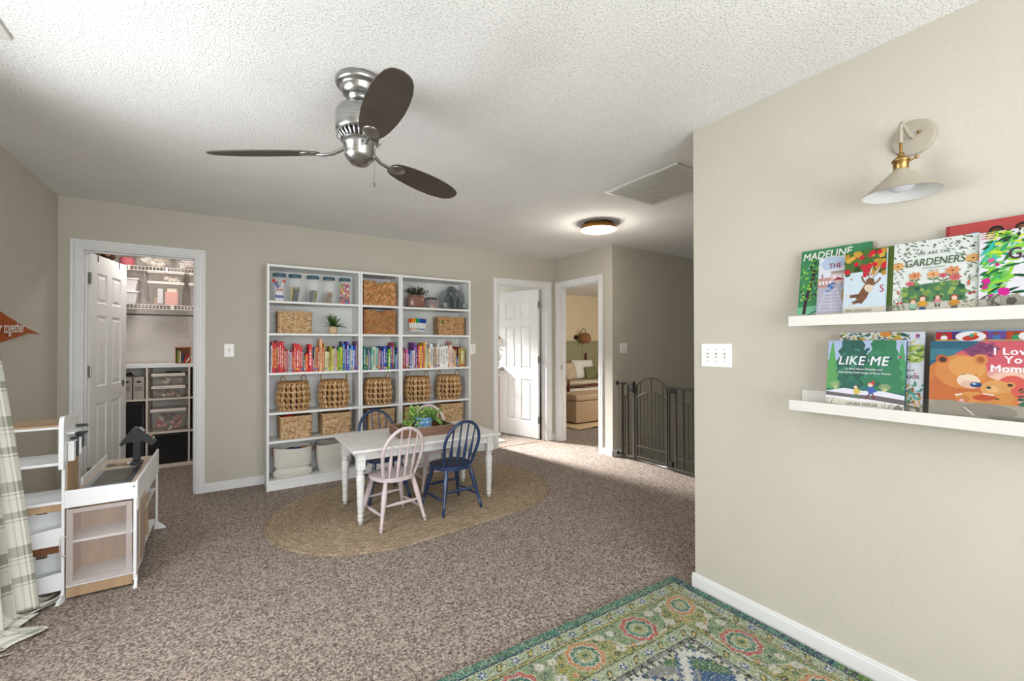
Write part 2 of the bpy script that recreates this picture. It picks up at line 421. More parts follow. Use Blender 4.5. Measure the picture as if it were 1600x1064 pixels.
# ================================================================ ceiling fan
FAN = (.481, 1.96)
fan = thing('ceiling_fan', (FAN[0], FAN[1], ZC), 0, 'brushed nickel ceiling fan with three dark brown blades', 'ceiling fan')
MB().lathe([(.0, 0), (.097, 0), (.1, -.006), (.1, -.022), (.092, -.032), (.082, -.034), (.08, -.042), (.074, -.060), (.060, -.074), (.052, -.076), (.050, -.086), (.040, -.098), (.03, -.102), (0, -.102)][::-1], 40).build('canopy', NICKEL, fan)
MB().lathe([(.012, -.13), (.012, -.09)], 16).lathe([(.026, -.110), (.03, -.100), (.028, -.094), (.018, -.092)], 20).build('downrod', NICKEL, fan)
MB().lathe([(.0, -.235), (.092, -.235), (.1, -.222), (.1, -.155), (.096, -.138), (.086, -.126), (.066, -.119), (.02, -.115), (0, -.115)], 40).build('motor_housing', NICKEL, fan)
MB().lathe([(.070, -.268), (.084, -.252), (.086, -.236)], 32, cap=False).build('vent_core', BLACKM, fan)  # black backing added to paint the shade between the fins
vr = MB(); vr.lathe([(.060, -.277), (.072, -.270), (.077, -.264)], 40, cap=False)
for i in range(30):
    a = i*2*pi/30; vr.tube([(.092*cos(a), .092*sin(a), -.233), (.094*cos(a+.03), .094*sin(a+.03), -.245), (.078*cos(a+.05), .078*sin(a+.05), -.262)], .0045, 6)
vr.build('vent_ring', NICKEL, fan)
MB().lathe([(.0, -.372), (.012, -.371), (.018, -.366), (.036, -.362), (.06, -.335), (.064, -.325), (.064, -.29), (.068, -.285), (.07, -.27), (.06, -.262)], 40).build('switch_housing', NICKEL, fan)
MB().lathe([(.0045, -.455), (.0055, -.44), (.0035, -.436)], 8, (.056, -.02, 0)).tube([(.056, -.02, -.32), (.056, -.02, -.44)], .0012, 5).build('pull_chain', CHROME, fan)
BLADE = mat('fan_blade_walnut', (58, 52, 46), .5, c2=(66, 58, 50), ns=8, st=(.5, 3, 3), bump=.1, bs=60)
BLADEE = mat('fan_blade_edge', (92, 72, 56), .5, c2=(78, 60, 46), ns=8)
for k, deg in enumerate((147, 27, -93)):
    e = MB(); e.M = Matrix.Rotation(math.radians(deg), 4, 'Z') @ Matrix.Translation((0, 0, -.312))
    e.tube([(.055, 0, .03), (.085, 0, .012), (.12, 0, -.004), (.16, 0, -.008), (.2, 0, -.006)], [.010, .009, .008, .008, .004], 8)
    M0 = e.M @ Matrix.Translation((.175, 0, 0)) @ Matrix.Rotation(math.radians(-14), 4, 'X') @ Matrix.Translation((.045, 0, -.006))
    e.M = M0 @ Matrix.Diagonal((1.25, .95, 1, 1)); e.lathe([(0, -.004), (.022, -.003), (.034, .001), (.038, .005), (.034, .004)][::1], 24)
    it = e.build('blade_iron', NICKEL, fan)
    L_ = .485
    W = [(0, .0), (.012, .022), (.04, .036), (.1, .048), (.22, .059), (.38, .067), (.55, .070), (.7, .067), (.82, .060), (.91, .049), (.96, .037), (.985, .024), (1, .0)]
    up = [(t*L_, w_) for t, w_ in W]; poly = up+[(x, -y) for x, y in up[1:-1]][::-1]
    b = MB(); b.M = Matrix.Rotation(math.radians(deg), 4, 'Z') @ Matrix.Translation((.175, 0, -.312)) @ Matrix.Rotation(math.radians(-14), 4, 'X')
    b.prism(poly, -.0025, .0025); b.build('blade', BLADE, fan)

# ================================================================ ceiling grilles
GRW = mat('grille_white', (205, 205, 200), .5, ns=6)
def slatfield(b, x0, x1, y0, y1, n, z, alongx=True):
    for i in range(n):
        if alongx:
            y = y0+(i+.5)*(y1-y0)/n; d = (y1-y0)/n*.5
            b.add([(x0, y-d, z+.006), (x1, y-d, z+.006), (x1, y+d*1.5, z-.001), (x0, y+d*1.5, z-.001)], [(3, 2, 1, 0)])
gr = thing('return_air_grille', (0, 0, 0), 0, 'large white louvred return-air grille in the ceiling near the stair', 'vent')
gx0, gx1, gy0, gy1 = 2.375, 2.93, 1.76, 2.40
b = MB(); f = .03; z1 = ZC
for q in ((gx0, gx1, gy0, gy0+f), (gx0, gx1, gy1-f, gy1), (gx0, gx0+f, gy0+f, gy1-f), (gx1-f, gx1, gy0+f, gy1-f)): b.box(q[0], q[1], q[2], q[3], z1-.012, z1)
b.build('frame', GRW, gr, bevel=.003)
for i in range(1, 5):
    y = gy0+f+(gy1-gy0-2*f)*i/5; MB().box(gx0+f, gx1-f, y-.006, y+.006, z1-.011, z1).build('divider', GRW, gr)
sb = MB(); slatfield(sb, gx0+f, gx1-f, gy0+f, gy1-f, 44, z1-.009); sb.build('louvres', GRW, gr)
MB().box(gx0+f, gx1-f, gy0+f, gy1-f, z1-.002, z1).build('backing', mat('grille_dark', (96, 94, 90), .9, ns=5), gr)
gr2 = thing('supply_register', (-.83, 2.20, ZC), 0, 'small white supply register in the ceiling beside the left wall', 'vent')
MB().box(-.155, .155, -.185, .185, -.012, 0).build('frame', GRW, gr2, bevel=.004)
sb = MB(); slatfield(sb, -.125, .125, -.155, .155, 14, -.015); sb.build('louvres', GRW, gr2)

# ================================================================ flush-mount ceiling light
fm = thing('flush_ceiling_light', (2.949, 3.058, ZC), 0, 'lit flush ceiling light with a brass band outside the doorways', 'ceiling light')
MB().lathe([(.0, -.02), (.135, -.02), (.135, 0)], 40).build('base_plate', mat('bronze', (70, 58, 46), .4, .8, ns=9), fm)
AMB = mat('amber_band', (190, 128, 52), .35, .6, c2=(120, 78, 36), ns=6, st=(1, 1, 6))
MB().lathe([(.172, -.062), (.168, -.045), (.158, -.03), (.148, -.022), (.135, -.018)], 48, cap=False).lathe([(.176, -.068), (.178, -.062), (.172, -.058)], 48, cap=False).build('band', AMB, fm)
GLOW = mat('lit_diffuser', (255, 246, 226), .5, emit=7, ns=4)
MB().lathe([(0, -.088), (.06, -.086), (.12, -.080), (.158, -.070), (.171, -.060)], 48, cap=False).build('diffuser', GLOW, fm)
point('flush_light_glow', (2.949, 3.058, ZC-.24), 9, (1, .93, .82), .12)

# ================================================================ wall sconce
sc = thing('wall_sconce', (XN, .552, 2.045), -pi/2, 'taupe cone-shaded wall sconce with a brass socket above the book ledges', 'wall lamp')
SCM = mat('sconce_taupe', (160, 153, 138), .55, ns=8); SCI = mat('sconce_inner_white', (228, 230, 232), .5, ns=8)
b = MB(); b.M = Matrix.Rotation(pi/2, 4, 'X'); b.lathe([(.062, 0), (.064, .004), (.062, .012), (.058, .014), (0, .014)], 40); b.build('backplate', SCM, sc)
b = MB(); b.M = Matrix.Translation((.02, -.014, .012)) @ Matrix.Rotation(pi/2, 4, 'X'); b.lathe([(.005, 0), (.006, .003), (.002, .006)], 12); b.build('thumb_screw', BRASS, sc)
MB().tube([(0, -.01, .0), (0, -.05, .0), (0, -.085, .012), (0, -.12, .022), (0, -.128, .012), (0, -.13, -.03), (0, -.13, -.05)], .0065, 10).build('arm', SCM, sc)
s2 = MB().tube([(0, -.13, -.045), (0, -.13, -.085)], .0045, 8); s2.lathe([(.009, .0), (.01, .012), (.006, .014)], 16, (0, -.13, -.098))
s2.lathe([(.021, -.045), (.022, -.018), (.026, -.016), (.026, -.012), (.018, -.004), (.01, .002)], 24, (0, -.13, -.098)); s2.tube([(.02, -.13, -.121), (.04, -.134, -.114)], .003, 8); s2.ball((.043, -.134, -.113), .006)
s2.build('socket', BRASS, sc)
zs = -.143
MB().lathe([(.108, -.084), (.106, -.082), (.024, -.004), (.022, .0), (.0, .0)], 48, (0, -.13, zs), cap=False).build('shade', SCM, sc)
MB().lathe([(.108, -.0845), (.105, -.084), (.023, -.007), (.0, -.006)][::-1], 48, (0, -.13, zs), cap=False).build('shade_lining', SCI, sc)
MB().lathe([(0, -.075), (.022, -.073), (.038, -.062), (.041, -.05), (.03, -.03), (.014, -.01), (.012, -.002)], 24, (0, -.13, zs)).build('bulb', mat('frosted_bulb', (222, 222, 232), .25, ns=5), sc)
# ================================================================ bookcases
YF, YW = 4.432, 4.712
BACKP = mat('back_panel_grey', (214, 216, 214), .6, ns=3)
SZ = {'L': [.09, .437, .69, 1.044, 1.397, 1.687], 'M': [.09, .437, .688, 1.042, 1.396, 1.686], 'R': [.09, .437, .688, 1.044, 1.396, 1.684]}
def bookcase(x0, x1, zs, label):
    t = thing('bookcase', ((x0+x1)/2, (YF+YW)/2, 0), 0, label, 'bookcase', None)
    w2, d2, h, th = (x1-x0)/2, (YW-YF)/2, 2.012, .018
    for s_ in (-1, 1): MB().box(min(s_*w2, s_*(w2-th)), max(s_*w2, s_*(w2-th)), -d2, d2, 0, h).build('side_panel', SHELFW, t, bevel=.001)
    MB().box(-w2+th, w2-th, -d2+.001, d2, h-th-.004, h-.002).build('top_panel', SHELFW, t, bevel=.001)
    for i, z in enumerate(zs): MB().box(-w2+th, w2-th, -d2+(.002 if i else .004), d2-.006, z-.02, z).build('shelf', SHELFW, t, bevel=.001)
    MB().box(-w2+th, w2-th, -d2+.012, -d2+.026, 0, zs[0]-.02).build('plinth', SHELFW, t)
    MB().box(-w2+th, w2-th, d2-.005, d2-.001, 0, h-th).build('back_panel', BACKP, t)
    return t
BX = [(.293, 1.096), (1.098, 1.499), (1.501, 2.304)]
bookcase(*BX[0], SZ['L'], 'wide white bookcase next to the closet door')
bookcase(*BX[1], SZ['M'], 'narrow white bookcase in the middle of the three')
bookcase(*BX[2], SZ['R'], 'wide white bookcase nearest the bathroom door')

# ---------------------------------------------------------------- books on the shelf row
ROW_L = [(322,12,243,'c8c8d8'),(334,17,273,'d01828'),(351,16,265,'c41020'),(367,16,289,'9c1420'),(383,12,279,'c01828'),(395,12,270,'d82030'),(408,20,280,'cc1420'),(428,13,237,'a02030'),(441,10,192,'d8b0b8'),(451,9,210,'c03848'),(460,17,197,'d0a0a8'),(477,14,182,'b8b8cc'),(491,13,194,'c82838'),(504,10,188,'b81828'),(514,15,262,'e03028'),(529,26,259,'d01828'),(555,13,256,'e86030'),(568,16,236,'c02838'),(585,12,206,'506878'),(597,10,153,'7c6038'),(607,25,167,'e01c24'),(634,26,256,'d81420'),(660,8,236,'e8c0c0'),(668,14,120,'b04858'),(682,12,224,'7878a8'),(694,20,227,'d8882c'),(714,15,224,'a02028'),(729,24,305,'e0a878'),(754,12,227,'d04830'),(766,13,265,'c8a830'),(779,19,185,'e0dcb8'),(798,20,182,'d0c890'),(818,17,232,'a8a820'),(835,19,208,'d8c878'),(854,14,214,'c8c090'),(868,11,235,'b088c0'),(879,14,196,'c8b040'),(893,17,226,'38a030'),(910,22,226,'b8d020'),(932,8,283,'405878'),(940,16,256,'1878d8'),(956,14,204,'a8a8a8'),(970,20,280,'5048b0'),(990,14,219,'30a8e0'),(1004,7,207,'e0c8a0'),(1011,25,243,'3890e0'),(1036,6,200,'e8e0d8'),(1042,16,234,'1848c8'),(1059,15,283,'784878')]
ROW_M = [(1120,10,285,'208878'),(1130,24,235,'107070'),(1155,24,217,'204858'),(1179,11,206,'b0b0b8'),(1190,14,181,'786890'),(1205,18,213,'40a8a0'),(1223,31,228,'c8d8c0'),(1254,25,220,'88c0b0'),(1279,18,202,'b04858'),(1297,13,235,'303880'),(1310,17,191,'6868c0'),(1327,25,234,'3850b8'),(1352,22,227,'304088'),(1374,22,205,'70b828'),(1396,26,238,'5040a0'),(1422,14,271,'a82028'),(1436,18,275,'207848'),(1454,12,149,'60a0d8'),(1466,13,219,'2838a8')]
ROW_R = [(1523,14,204,'908030'),(1537,14,203,'a83878'),(1551,12,215,'707030'),(1564,26,203,'c858a0'),(1591,20,184,'303070'),(1611,15,184,'4878c8'),(1626,14,188,'c0c0e0'),(1640,17,184,'e8e0d8'),(1657,19,271,'8040a0'),(1676,19,225,'6858a0'),(1695,18,233,'d84838'),(1713,19,234,'e8d030'),(1732,21,233,'d05088'),(1753,20,270,'d89820'),(1773,21,270,'e8e4dc'),(1794,16,202,'80a858'),(1810,19,209,'e8d8a0'),(1829,28,257,'e4e4e8'),(1857,24,232,'e0d8c8'),(1881,23,224,'c8b090'),(1904,16,216,'eceae4'),(1920,28,263,'d8d4d0'),(1948,30,224,'f0eee8'),(1978,29,232,'e8e8e4'),(2007,30,232,'f0f0ec'),(2037,20,224,'c88830'),(2057,30,239,'e0d0c8'),(2087,11,279,'c89888'),(2098,18,203,'e0c8a8'),(2116,19,183,'d8b890'),(2135,11,223,'903020'),(2146,14,110,'3068c0'),(2160,26,223,'684030'),(2186,82,211,'b0a050')]
CN = [('red', 'd81824'), ('dark red', '981420'), ('crimson', 'c03048'), ('orange', 'e07830'), ('tan', 'd0a880'), ('yellow', 'e0cc38'), ('olive', 'a09838'), ('green', '40a038'), ('lime', 'b0d028'),
      ('dark green', '207050'), ('teal', '40a0a0'), ('dark teal', '155e68'), ('blue', '2868d0'), ('light blue', '50a8e0'), ('navy', '303878'), ('violet', '6050a8'), ('purple', '804090'), ('mauve', 'b088c0'), ('magenta', 'b83c90'),
      ('pink', 'd85890'), ('pale pink', 'dab0b4'), ('white', 'ecebe6'), ('cream', 'dcd4b0'), ('grey', 'a8a8ac'), ('pale lilac', 'c4c4dc'), ('brown', '684030'), ('slate', '506878')]
def cname(h):
    a = [int(h[i:i+2], 16) for i in (0, 2, 4)]
    return min(CN, key=lambda q: sum((x-int(q[1][i*2:i*2+2], 16))**2 for i, x in enumerate(a)))[0]
ORD = ['', 'first', 'second', 'third', 'fourth', 'fifth', 'sixth', 'seventh', 'eighth', 'ninth', 'tenth', 'eleventh', 'twelfth', 'thirteenth', 'fourteenth', 'fifteenth', 'sixteenth', 'seventeenth', 'eighteenth', 'nineteenth', 'twentieth',
       'twenty-first', 'twenty-second', 'twenty-third', 'twenty-fourth', 'twenty-fifth', 'twenty-sixth']
BKM = mat('book_spine', (255, 255, 255), .5, attr=True, c2=.1, ns=40)
def shelf_book(x0, wmm, hmm, col, zs, side, i, n, prev, nxt):
    rr = random.Random(i*31+n); w_ = wmm/1000-.0008; h = hmm/1000; d = rr.uniform(.14, .18)
    y0 = rr.uniform(4.447, 4.478); lean = 0
    if rr.random() < .3 and h < .26: lean = rr.uniform(-.006, .02)
    b = MB(); t2 = .0022
    L_ = lambda x, z: x+lean*z
    def bx(xa, xb, ya, yb, za, zb):
        v = [(L_(x, z), y, z) for z in (za, zb) for y in (ya, yb) for x in (xa, xb)]
        b.add(v, [(0, 2, 3, 1), (4, 5, 7, 6), (0, 1, 5, 4), (2, 6, 7, 3), (0, 4, 6, 2), (1, 3, 7, 5)])
    b.c(col); bx(0, t2, 0, d, 0, h); bx(w_-t2, w_, 0, d, 0, h); bx(t2, w_-t2, 0, .003, 0, h)
    b.c('e8e2d2'); bx(t2, w_-t2, .003, d-.004, .003, h-.004)
    # printed spine: title strokes and bands
    base = lin(col); lum = .3*base[0]+.6*base[1]+.1*base[2]
    ink = rr.choice(['f4f0e4', 'f0d860', 'ffffff'] if lum < .35 else ['303038', '802028', '285060'])
    b.c(ink); z = h*rr.uniform(.12, .3); ze = h*rr.uniform(.7, .92)
    while z < ze:
        l_ = rr.uniform(.003, .009); xx = w_*.3
        if w_ > .009: b.add([(L_(xx, z), -.0004, z), (L_(w_-xx, z), -.0004, z), (L_(w_-xx, z+l_), -.0004, z+l_), (L_(xx, z+l_), -.0004, z+l_)], [(0, 1, 2, 3)])
        z += l_+rr.choice([.0025, .0025, .003, .010])
    if rr.random() < .55:
        b.c(rr.choice(['f0e8d8', '303848', 'e0b040', 'c03030', '4878b8', '609048'])); zb = h*rr.uniform(.02, .1)
        b.add([(L_(0, zb), -.0005, zb), (L_(w_, zb), -.0005, zb), (L_(w_, zb+.014), -.0005, zb+.014), (L_(0, zb+.014), -.0005, zb+.014)], [(0, 1, 2, 3)])
    o = b.build('book', BKM, loc=(x0/1000, y0, zs+.0003))
    sz = 'thick' if wmm > 22 else 'thin' if wmm < 12 else 'slim'
    tl = 'tall' if hmm > 250 else 'short' if hmm < 190 else 'mid-height'
    def nth(k): return ORD[k]
    where = {'L': 'closet-side', 'M': 'narrow middle', 'R': 'bathroom-side'}[side]
    pos = ('%s book from the left end' % nth(i+1)) if i < (n+1)//2 else ('%s book from the right end' % nth(n-i))
    tag(o, '%s %s %s spine, %s of the %s bookcase' % (tl, sz, cname(col), pos, where), 'book',
        {'L': 'books on the closet-side bookcase', 'M': 'books on the middle bookcase', 'R': 'books on the bathroom-side bookcase'}[side])
for side, row, zs in (('L', ROW_L, 1.044), ('M', ROW_M, 1.042), ('R', ROW_R, 1.044)):
    for i, (x0, w_, h, c_) in enumerate(row):
        if w_ < 30: shelf_book(x0, w_, h, c_, zs, side, i, len(row), 0, 0)
        else: shelf_book(x0, min(w_, 60), h, c_, zs, side, i, len(row), 0, 0)
# white box file standing behind the white books, reaching the shelf above
tag(MB().box(-.055, .055, -.008, .008, 0, .318).build('white_board', SHELFW, loc=(2.06, 4.69, 1.0442), bevel=.002), 'plain white board standing behind the white books', 'board')

# ---------------------------------------------------------------- glass jars with teal lids
GLASS = mat('clear_glass', (250, 252, 252), .04, ior=1.25, alpha=.13, ns=5)
TEAL = mat('teal_lid', (58, 92, 108), .5, c2=(66, 100, 116), ns=20)
JARX = [.395, .524, .677, .818, .963]
JL = ['glue sticks and bottles', 'pencils', 'paint brushes', 'wooden craft sticks', 'felt pompoms']
def jar(x, y, z, label):
    t = thing('glass_jar', (x, y, z), 0, label, 'jar', None)
    MB().lathe([(.0, .002), (.040, .002), (.048, .006), (.050, .014), (.050, .205), (.046, .222), (.043, .228), (.043, .238)], 28, cap=False).build('jar_body', GLASS, t)
    MB().lathe([(0, .226), (.052, .226), (.054, .229), (.054, .247), (.051, .252), (0, .253)], 32).build('lid', TEAL, t)
    return t
ZJ = 1.6872; YJ = 4.505
for i, x in enumerate(JARX):
    jar(x, YJ, ZJ, ['teal-lidded glass jar of glue bottles, the one nearest the closet door', 'teal-lidded glass jar full of coloured pencils', 'teal-lidded glass jar of thin paint brushes, third of five', 'teal-lidded glass jar of plain wooden craft sticks', 'teal-lidded glass jar of bright pompoms'][i])
def sticks(x, cols, n, h, r, name, label, cat, grp, tip=None):
    for i in range(n):
        a = i*2.39996; q = .031*math.sqrt((i+.5)/n); a2 = a+.42; q2 = .037*math.sqrt((i+.5)/n)
        hh = h*R.uniform(.88, 1.05); c_ = R.choice(cols)
        if isinstance(c_, tuple): c_, nm = c_
        else: nm = None
        p0 = Vector((q*cos(a)-.006, q*sin(a), .006)); p1 = Vector((q2*cos(a2)+.004, q2*sin(a2)*.9, hh))
        b = MB().c(c_)
        if name == 'craft_stick':
            b.tube([p0, p1], r, 6, sy=.35)
        else:
            b.tube([p0, p0+(p1-p0)*.9], r, 6)
            b.c('d8b080' if tip is None else tip); b.tube([p0+(p1-p0)*.9, p1], [r, .0009], 6)
        o = b.build(name, PAINTM, loc=(x, YJ, ZJ))
        tag(o, label % nm if nm else label, cat, grp)
NC = [('141c1c', 'black'), ('141c1c', 'black'), ('a88c78', 'tan'), ('c87880', 'pink'), ('e8c820', 'yellow'), ('304878', 'blue'), ('204038', 'dark green')]
sticks(JARX[1], NC, 30, .145, .0044, 'pencil', 'sharpened %s pencil standing in the jar of pencils', 'pencil', 'pencils in the glass jar')
sticks(JARX[2], [('702838', 'maroon'), ('68489c', 'purple'), ('607080', 'grey'), ('8a8a30', 'olive'), ('a8a8b0', 'silver')], 30, .12, .0036, 'paint_brush', 'thin %s-handled paint brush standing in the third glass jar', 'paint brush', 'paint brushes in the glass jar', '604020')
sticks(JARX[3], ['b08c68', 'a07c5a', 'c09c78'], 26, .112, .0052, 'craft_stick', 'plain wooden craft stick in the jar of craft sticks', 'craft stick', 'craft sticks in the glass jar')
PC = [('e02030', 'red'), ('f0906c', 'salmon'), ('f0d838', 'yellow'), ('a01870', 'magenta'), ('e8e8ec', 'white'), ('203878', 'navy'), ('98b030', 'green'), ('3888d8', 'blue'), ('c07028', 'brown'), ('e84868', 'pink')]
pm = {}
k = 0
for lay in range(9):
    for q in range(6):
        a = q*pi/3+lay*.55; r_ = .034; h_, nm = PC[(k*7+lay*3+R.randrange(3)) % 10]; k += 1
        if h_ not in pm: pm[h_] = MB().c(h_).ball((0, 0, 0), .0125, nu=10, nv=7, jig=.08).build('pompom_mesh', PAINTM); first = pm[h_]; o = first; o.name = 'pompom'
        else: o = pm[h_].copy(); COL.objects.link(o)
        o.location = (JARX[4]+r_*cos(a), YJ+r_*sin(a), ZJ+.017+lay*.0215+R.uniform(-.002, .002))
        tag(o, '%s felt pompom inside the last teal-lidded jar' % nm, 'pompom', 'pompoms in the glass jar')
# glue bottles and sticks in the first jar
for i, (dx, dy, dz, tilt, c1, c2_, nm) in enumerate([(-.018, -.022, .004, .05, 'e8e8ec', 'e0e4ea', 'white glue bottle with an orange cap low in the jar'), (.018, -.018, .004, -.05, 'e4e6ec', 'e8e8ee', 'white glue bottle beside the jar wall'),
        (-.008, -.018, .125, -.55, '2048a0', 'd82820', 'blue and red glue stick lying aslant near the lid'), (.015, .01, .12, .35, 'ececee', 'e03020', 'white glue stick with a red cap standing high in the jar'), (-.026, .014, .10, .05, 'e0e0e4', 'c82028', 'white glue stick against the back of the jar')]):
    b = MB(); b.M = Matrix.Rotation(tilt, 4, 'Y'); 
    if i < 2:
        b.c(c1); b.lathe([(0, 0), (.017, .001), (.018, .006), (.018, .075), (.008, .088)], 16); b.c('e85828'); b.lathe([(.008, .088), (.009, .09), (.005, .104), (.002, .112)], 12); b.c('3858a8'); b.lathe([(.0183, .025), (.0183, .05)], 16, cap=False)
    else:
        b.c(c1); b.lathe([(0, 0), (.012, .001), (.012, .055)], 14); b.c(c2_); b.lathe([(.0125, .055), (.0125, .078), (.010, .082), (0, .082)], 14)
    tag(b.build('glue_bottle' if i < 2 else 'glue_stick', PAINTM, loc=(JARX[0]+dx, YJ+dy, ZJ+dz)), nm, 'glue', 'glue in the first glass jar')

# ---------------------------------------------------------------- seagrass basket (rectangular)
SEAG = mat('seagrass', (255, 255, 255), .75, attr=True, c2=.25, ns=90, st=(.25, .25, 1.6), bump=.4, bs=220, bd=.002, bst=(.3, .3, 1))
def rect_basket(name, w_, d, h, seed, taper=.0, rowh=.0095, pal=('c9a67c', 'a8825a', 'd8bd96', '8c6842')):
    """woven box: four displaced walls, rolled rim, seam band, floor"""
    rr = random.Random(seed); t = thing(name); P = [lin(q) for q in pal]
    rows = int(h/rowh); jit = [[rr.random() for _ in range(60)] for _ in range(rows+1)]
    per = [(-w_/2, -d/2), (w_/2, -d/2), (w_/2, d/2), (-w_/2, d/2)]; rad = .018
    b = MB(); b.smooth()
    def path(u):
        # rounded rectangle perimeter
        pts = []; L1 = w_-2*rad; L2 = d-2*rad; Q = pi/2*rad; Lt = 2*L1+2*L2+4*Q; s_ = u*Lt
        for (l_, ang, cx, cy, dx, dy) in ((L1, -pi/2, -w_/2+rad, -d/2, 1, 0), (Q, -pi/2, w_/2-rad, -d/2+rad, 0, 0), (L2, 0, w_/2, -d/2+rad, 0, 1), (Q, 0, w_/2-rad, d/2-rad, 0, 0),
                                          (L1, pi/2, w_/2-rad, d/2, -1, 0), (Q, pi/2, -w_/2+rad, d/2-rad, 0, 0), (L2, pi, -w_/2, d/2-rad, 0, -1), (Q, pi, -w_/2+rad, -d/2+rad, 0, 0)):
            if s_ <= l_ or (cx, cy) == (-w_/2+rad, -d/2+rad) and l_ == Q and ang == pi:
                if dx or dy: return (cx+dx*s_, cy+dy*s_, cos(ang), sin(ang))
                a = ang+s_/rad; return (cx+rad*cos(a), cy+rad*sin(a), cos(a), sin(a))
            s_ -= l_
        return (-w_/2+rad, -d/2, 0, -1)
    Lt = 2*(w_+d)-.03; nu = int(Lt/.0055); nv = rows*5+1; nrm = 1
    def disp(u, v):
        z = v*h; r_ = int(min(rows-1, z/rowh)); f_ = z/rowh-r_; s_ = u*Lt
        ph = s_/.034*pi+(r_ % 2)*pi/2+nse(s_*18, r_*7, seed)*1.8+f_*1.4
        return .0045*(abs(sin(pi*f_))**.6)*(.45+.55*abs(sin(ph)))+.0015*nse(s_*60, z*80, seed), r_, s_
    def f(u, v):
        x, y, nx, ny = path(u); q, r_, s_ = disp(u, v); k_ = 1-taper*(1-v)
        bow = .004*sin(s_*9+seed)*v
        return (x*k_+nx*(q+bow), y*k_+ny*(q+bow), v*h+.002*nse(s_*25, r_*3, seed)*(1 if v < 1 else .3))
    def cf(u, v):
        q, r_, s_ = disp(u, v); m_ = .5+.62*nse(s_*42+r_*13.7, r_*5.1, seed)+.16*(rr.random()-.5)
        c0 = P[2] if m_ < .36 else P[0] if m_ < .62 else P[1] if m_ < .82 else P[3]
        if abs((s_ % Lt)-w_/2+.018) < .0035 or abs(s_) < .004: c0 = P[2]
        return tuple(c0[i]*(.8+.35*rr.random()) for i in range(3))+(1,)
    b.grid(nu, nv, f, cu=True, colf=cf); b.smooth(False)
    b.c(pal[3]); n_ = 40
    inner = [path(i/n_) for i in range(n_)]
    v = [((x*.96)*(1-taper*(1-zz)), (y*.96)*(1-taper*(1-zz)), zz*h) for zz in (.02, 1) for x, y, _, _ in inner]
    b.add(v, [(i, n_+i, n_+(i+1) % n_, (i+1) % n_) for i in range(n_)]+[tuple(range(n_))])
    b.build('woven_body', SEAG, t)
    rm = MB(); n_ = 120
    for kk in range(2):
        pts = []
        for i in range(n_):
            x, y, nx, ny = path(i/n_); a = i*.9+kk*pi
            pts.append((x*.985+nx*.003*cos(a), y*.985+ny*.003*cos(a), h+.003*sin(a)))
        rm.c(pal[0] if kk else pal[2]); rm.tube(pts, .0052, 6, closed=True, up=(0, 0, 1))
    rm.build('braided_rim', SEAG, t)
    return t
def place(proto, loc, rz, label, cat, grp, used=[]):
    if proto.name in used: o = dup(proto)
    else: o = proto; used.append(proto.name)
    o.location = loc; o.rotation_euler.z = rz; tag(o, label, cat, grp); return o
rb = rect_basket('woven_basket', .272, .215, .197, 3, .05)
GR = 'rectangular seagrass baskets on the bookcases'
place(rb, (.532, 4.575, .438), .03, 'rectangular woven basket with red toys poking out, on the closet-side bookcase', 'basket', GR)
place(rb, (.888, 4.575, .438), 0, 'rectangular woven basket behind the table corner, no toys showing over its rim', 'basket', GR)
place(rb, (1.322, 4.58, .438), 0, 'rectangular woven basket framed by the far navy chair back', 'basket', GR)
place(rb, (2.103, 4.575, .438), -.02, 'rectangular woven basket on the far right shelf above the tray', 'basket', GR)
place(rb, (1.69, 4.58, .438), 0, 'rectangular woven basket mostly hidden behind the leafy potted plant', 'basket', GR)
b2 = rect_basket('woven_basket', .288, .19, .197, 9, .03, rowh=.0088)
place(b2, (.524, 4.575, 1.3985), 0, 'pale woven basket beside the small fern on the closet-side bookcase', 'basket', GR)
b3 = rect_basket('woven_basket', .31, .2, .197, 14, .04, rowh=.0088, pal=('b98f62', '946d42', 'c8a478', '75522f'))
place(b3, (2.105, 4.575, 1.3975), -.14, 'brown woven basket with a green tag, right of the markers', 'basket', GR)
tg = MB().c('161616').box(-.118, -.095, -.109, -.106, .13, .165).c('50c020').box(-.112, -.102, -.1095, -.109, .138, .16).build('tag', PAINTM, b3)
# toys poking out of the first basket
for i, (x, y, z, c_, nm) in enumerate([(.44, 4.52, .625, 'd81018', 'red'), (.48, 4.54, .632, 'e01820', 'red'), (.52, 4.52, .622, 'b01020', 'dark red'), (.60, 4.55, .622, '28685c', 'green')]):
    o = MB().c(c_).ball((0, 0, 0), .03, (1.1, .9, .6), 12, 8, .12).build('soft_toy', PAINTM, loc=(x, y, z)); tag(o, '%s toy at the rim of the first rectangular basket' % nm, 'toy', 'toys in the rectangular basket')

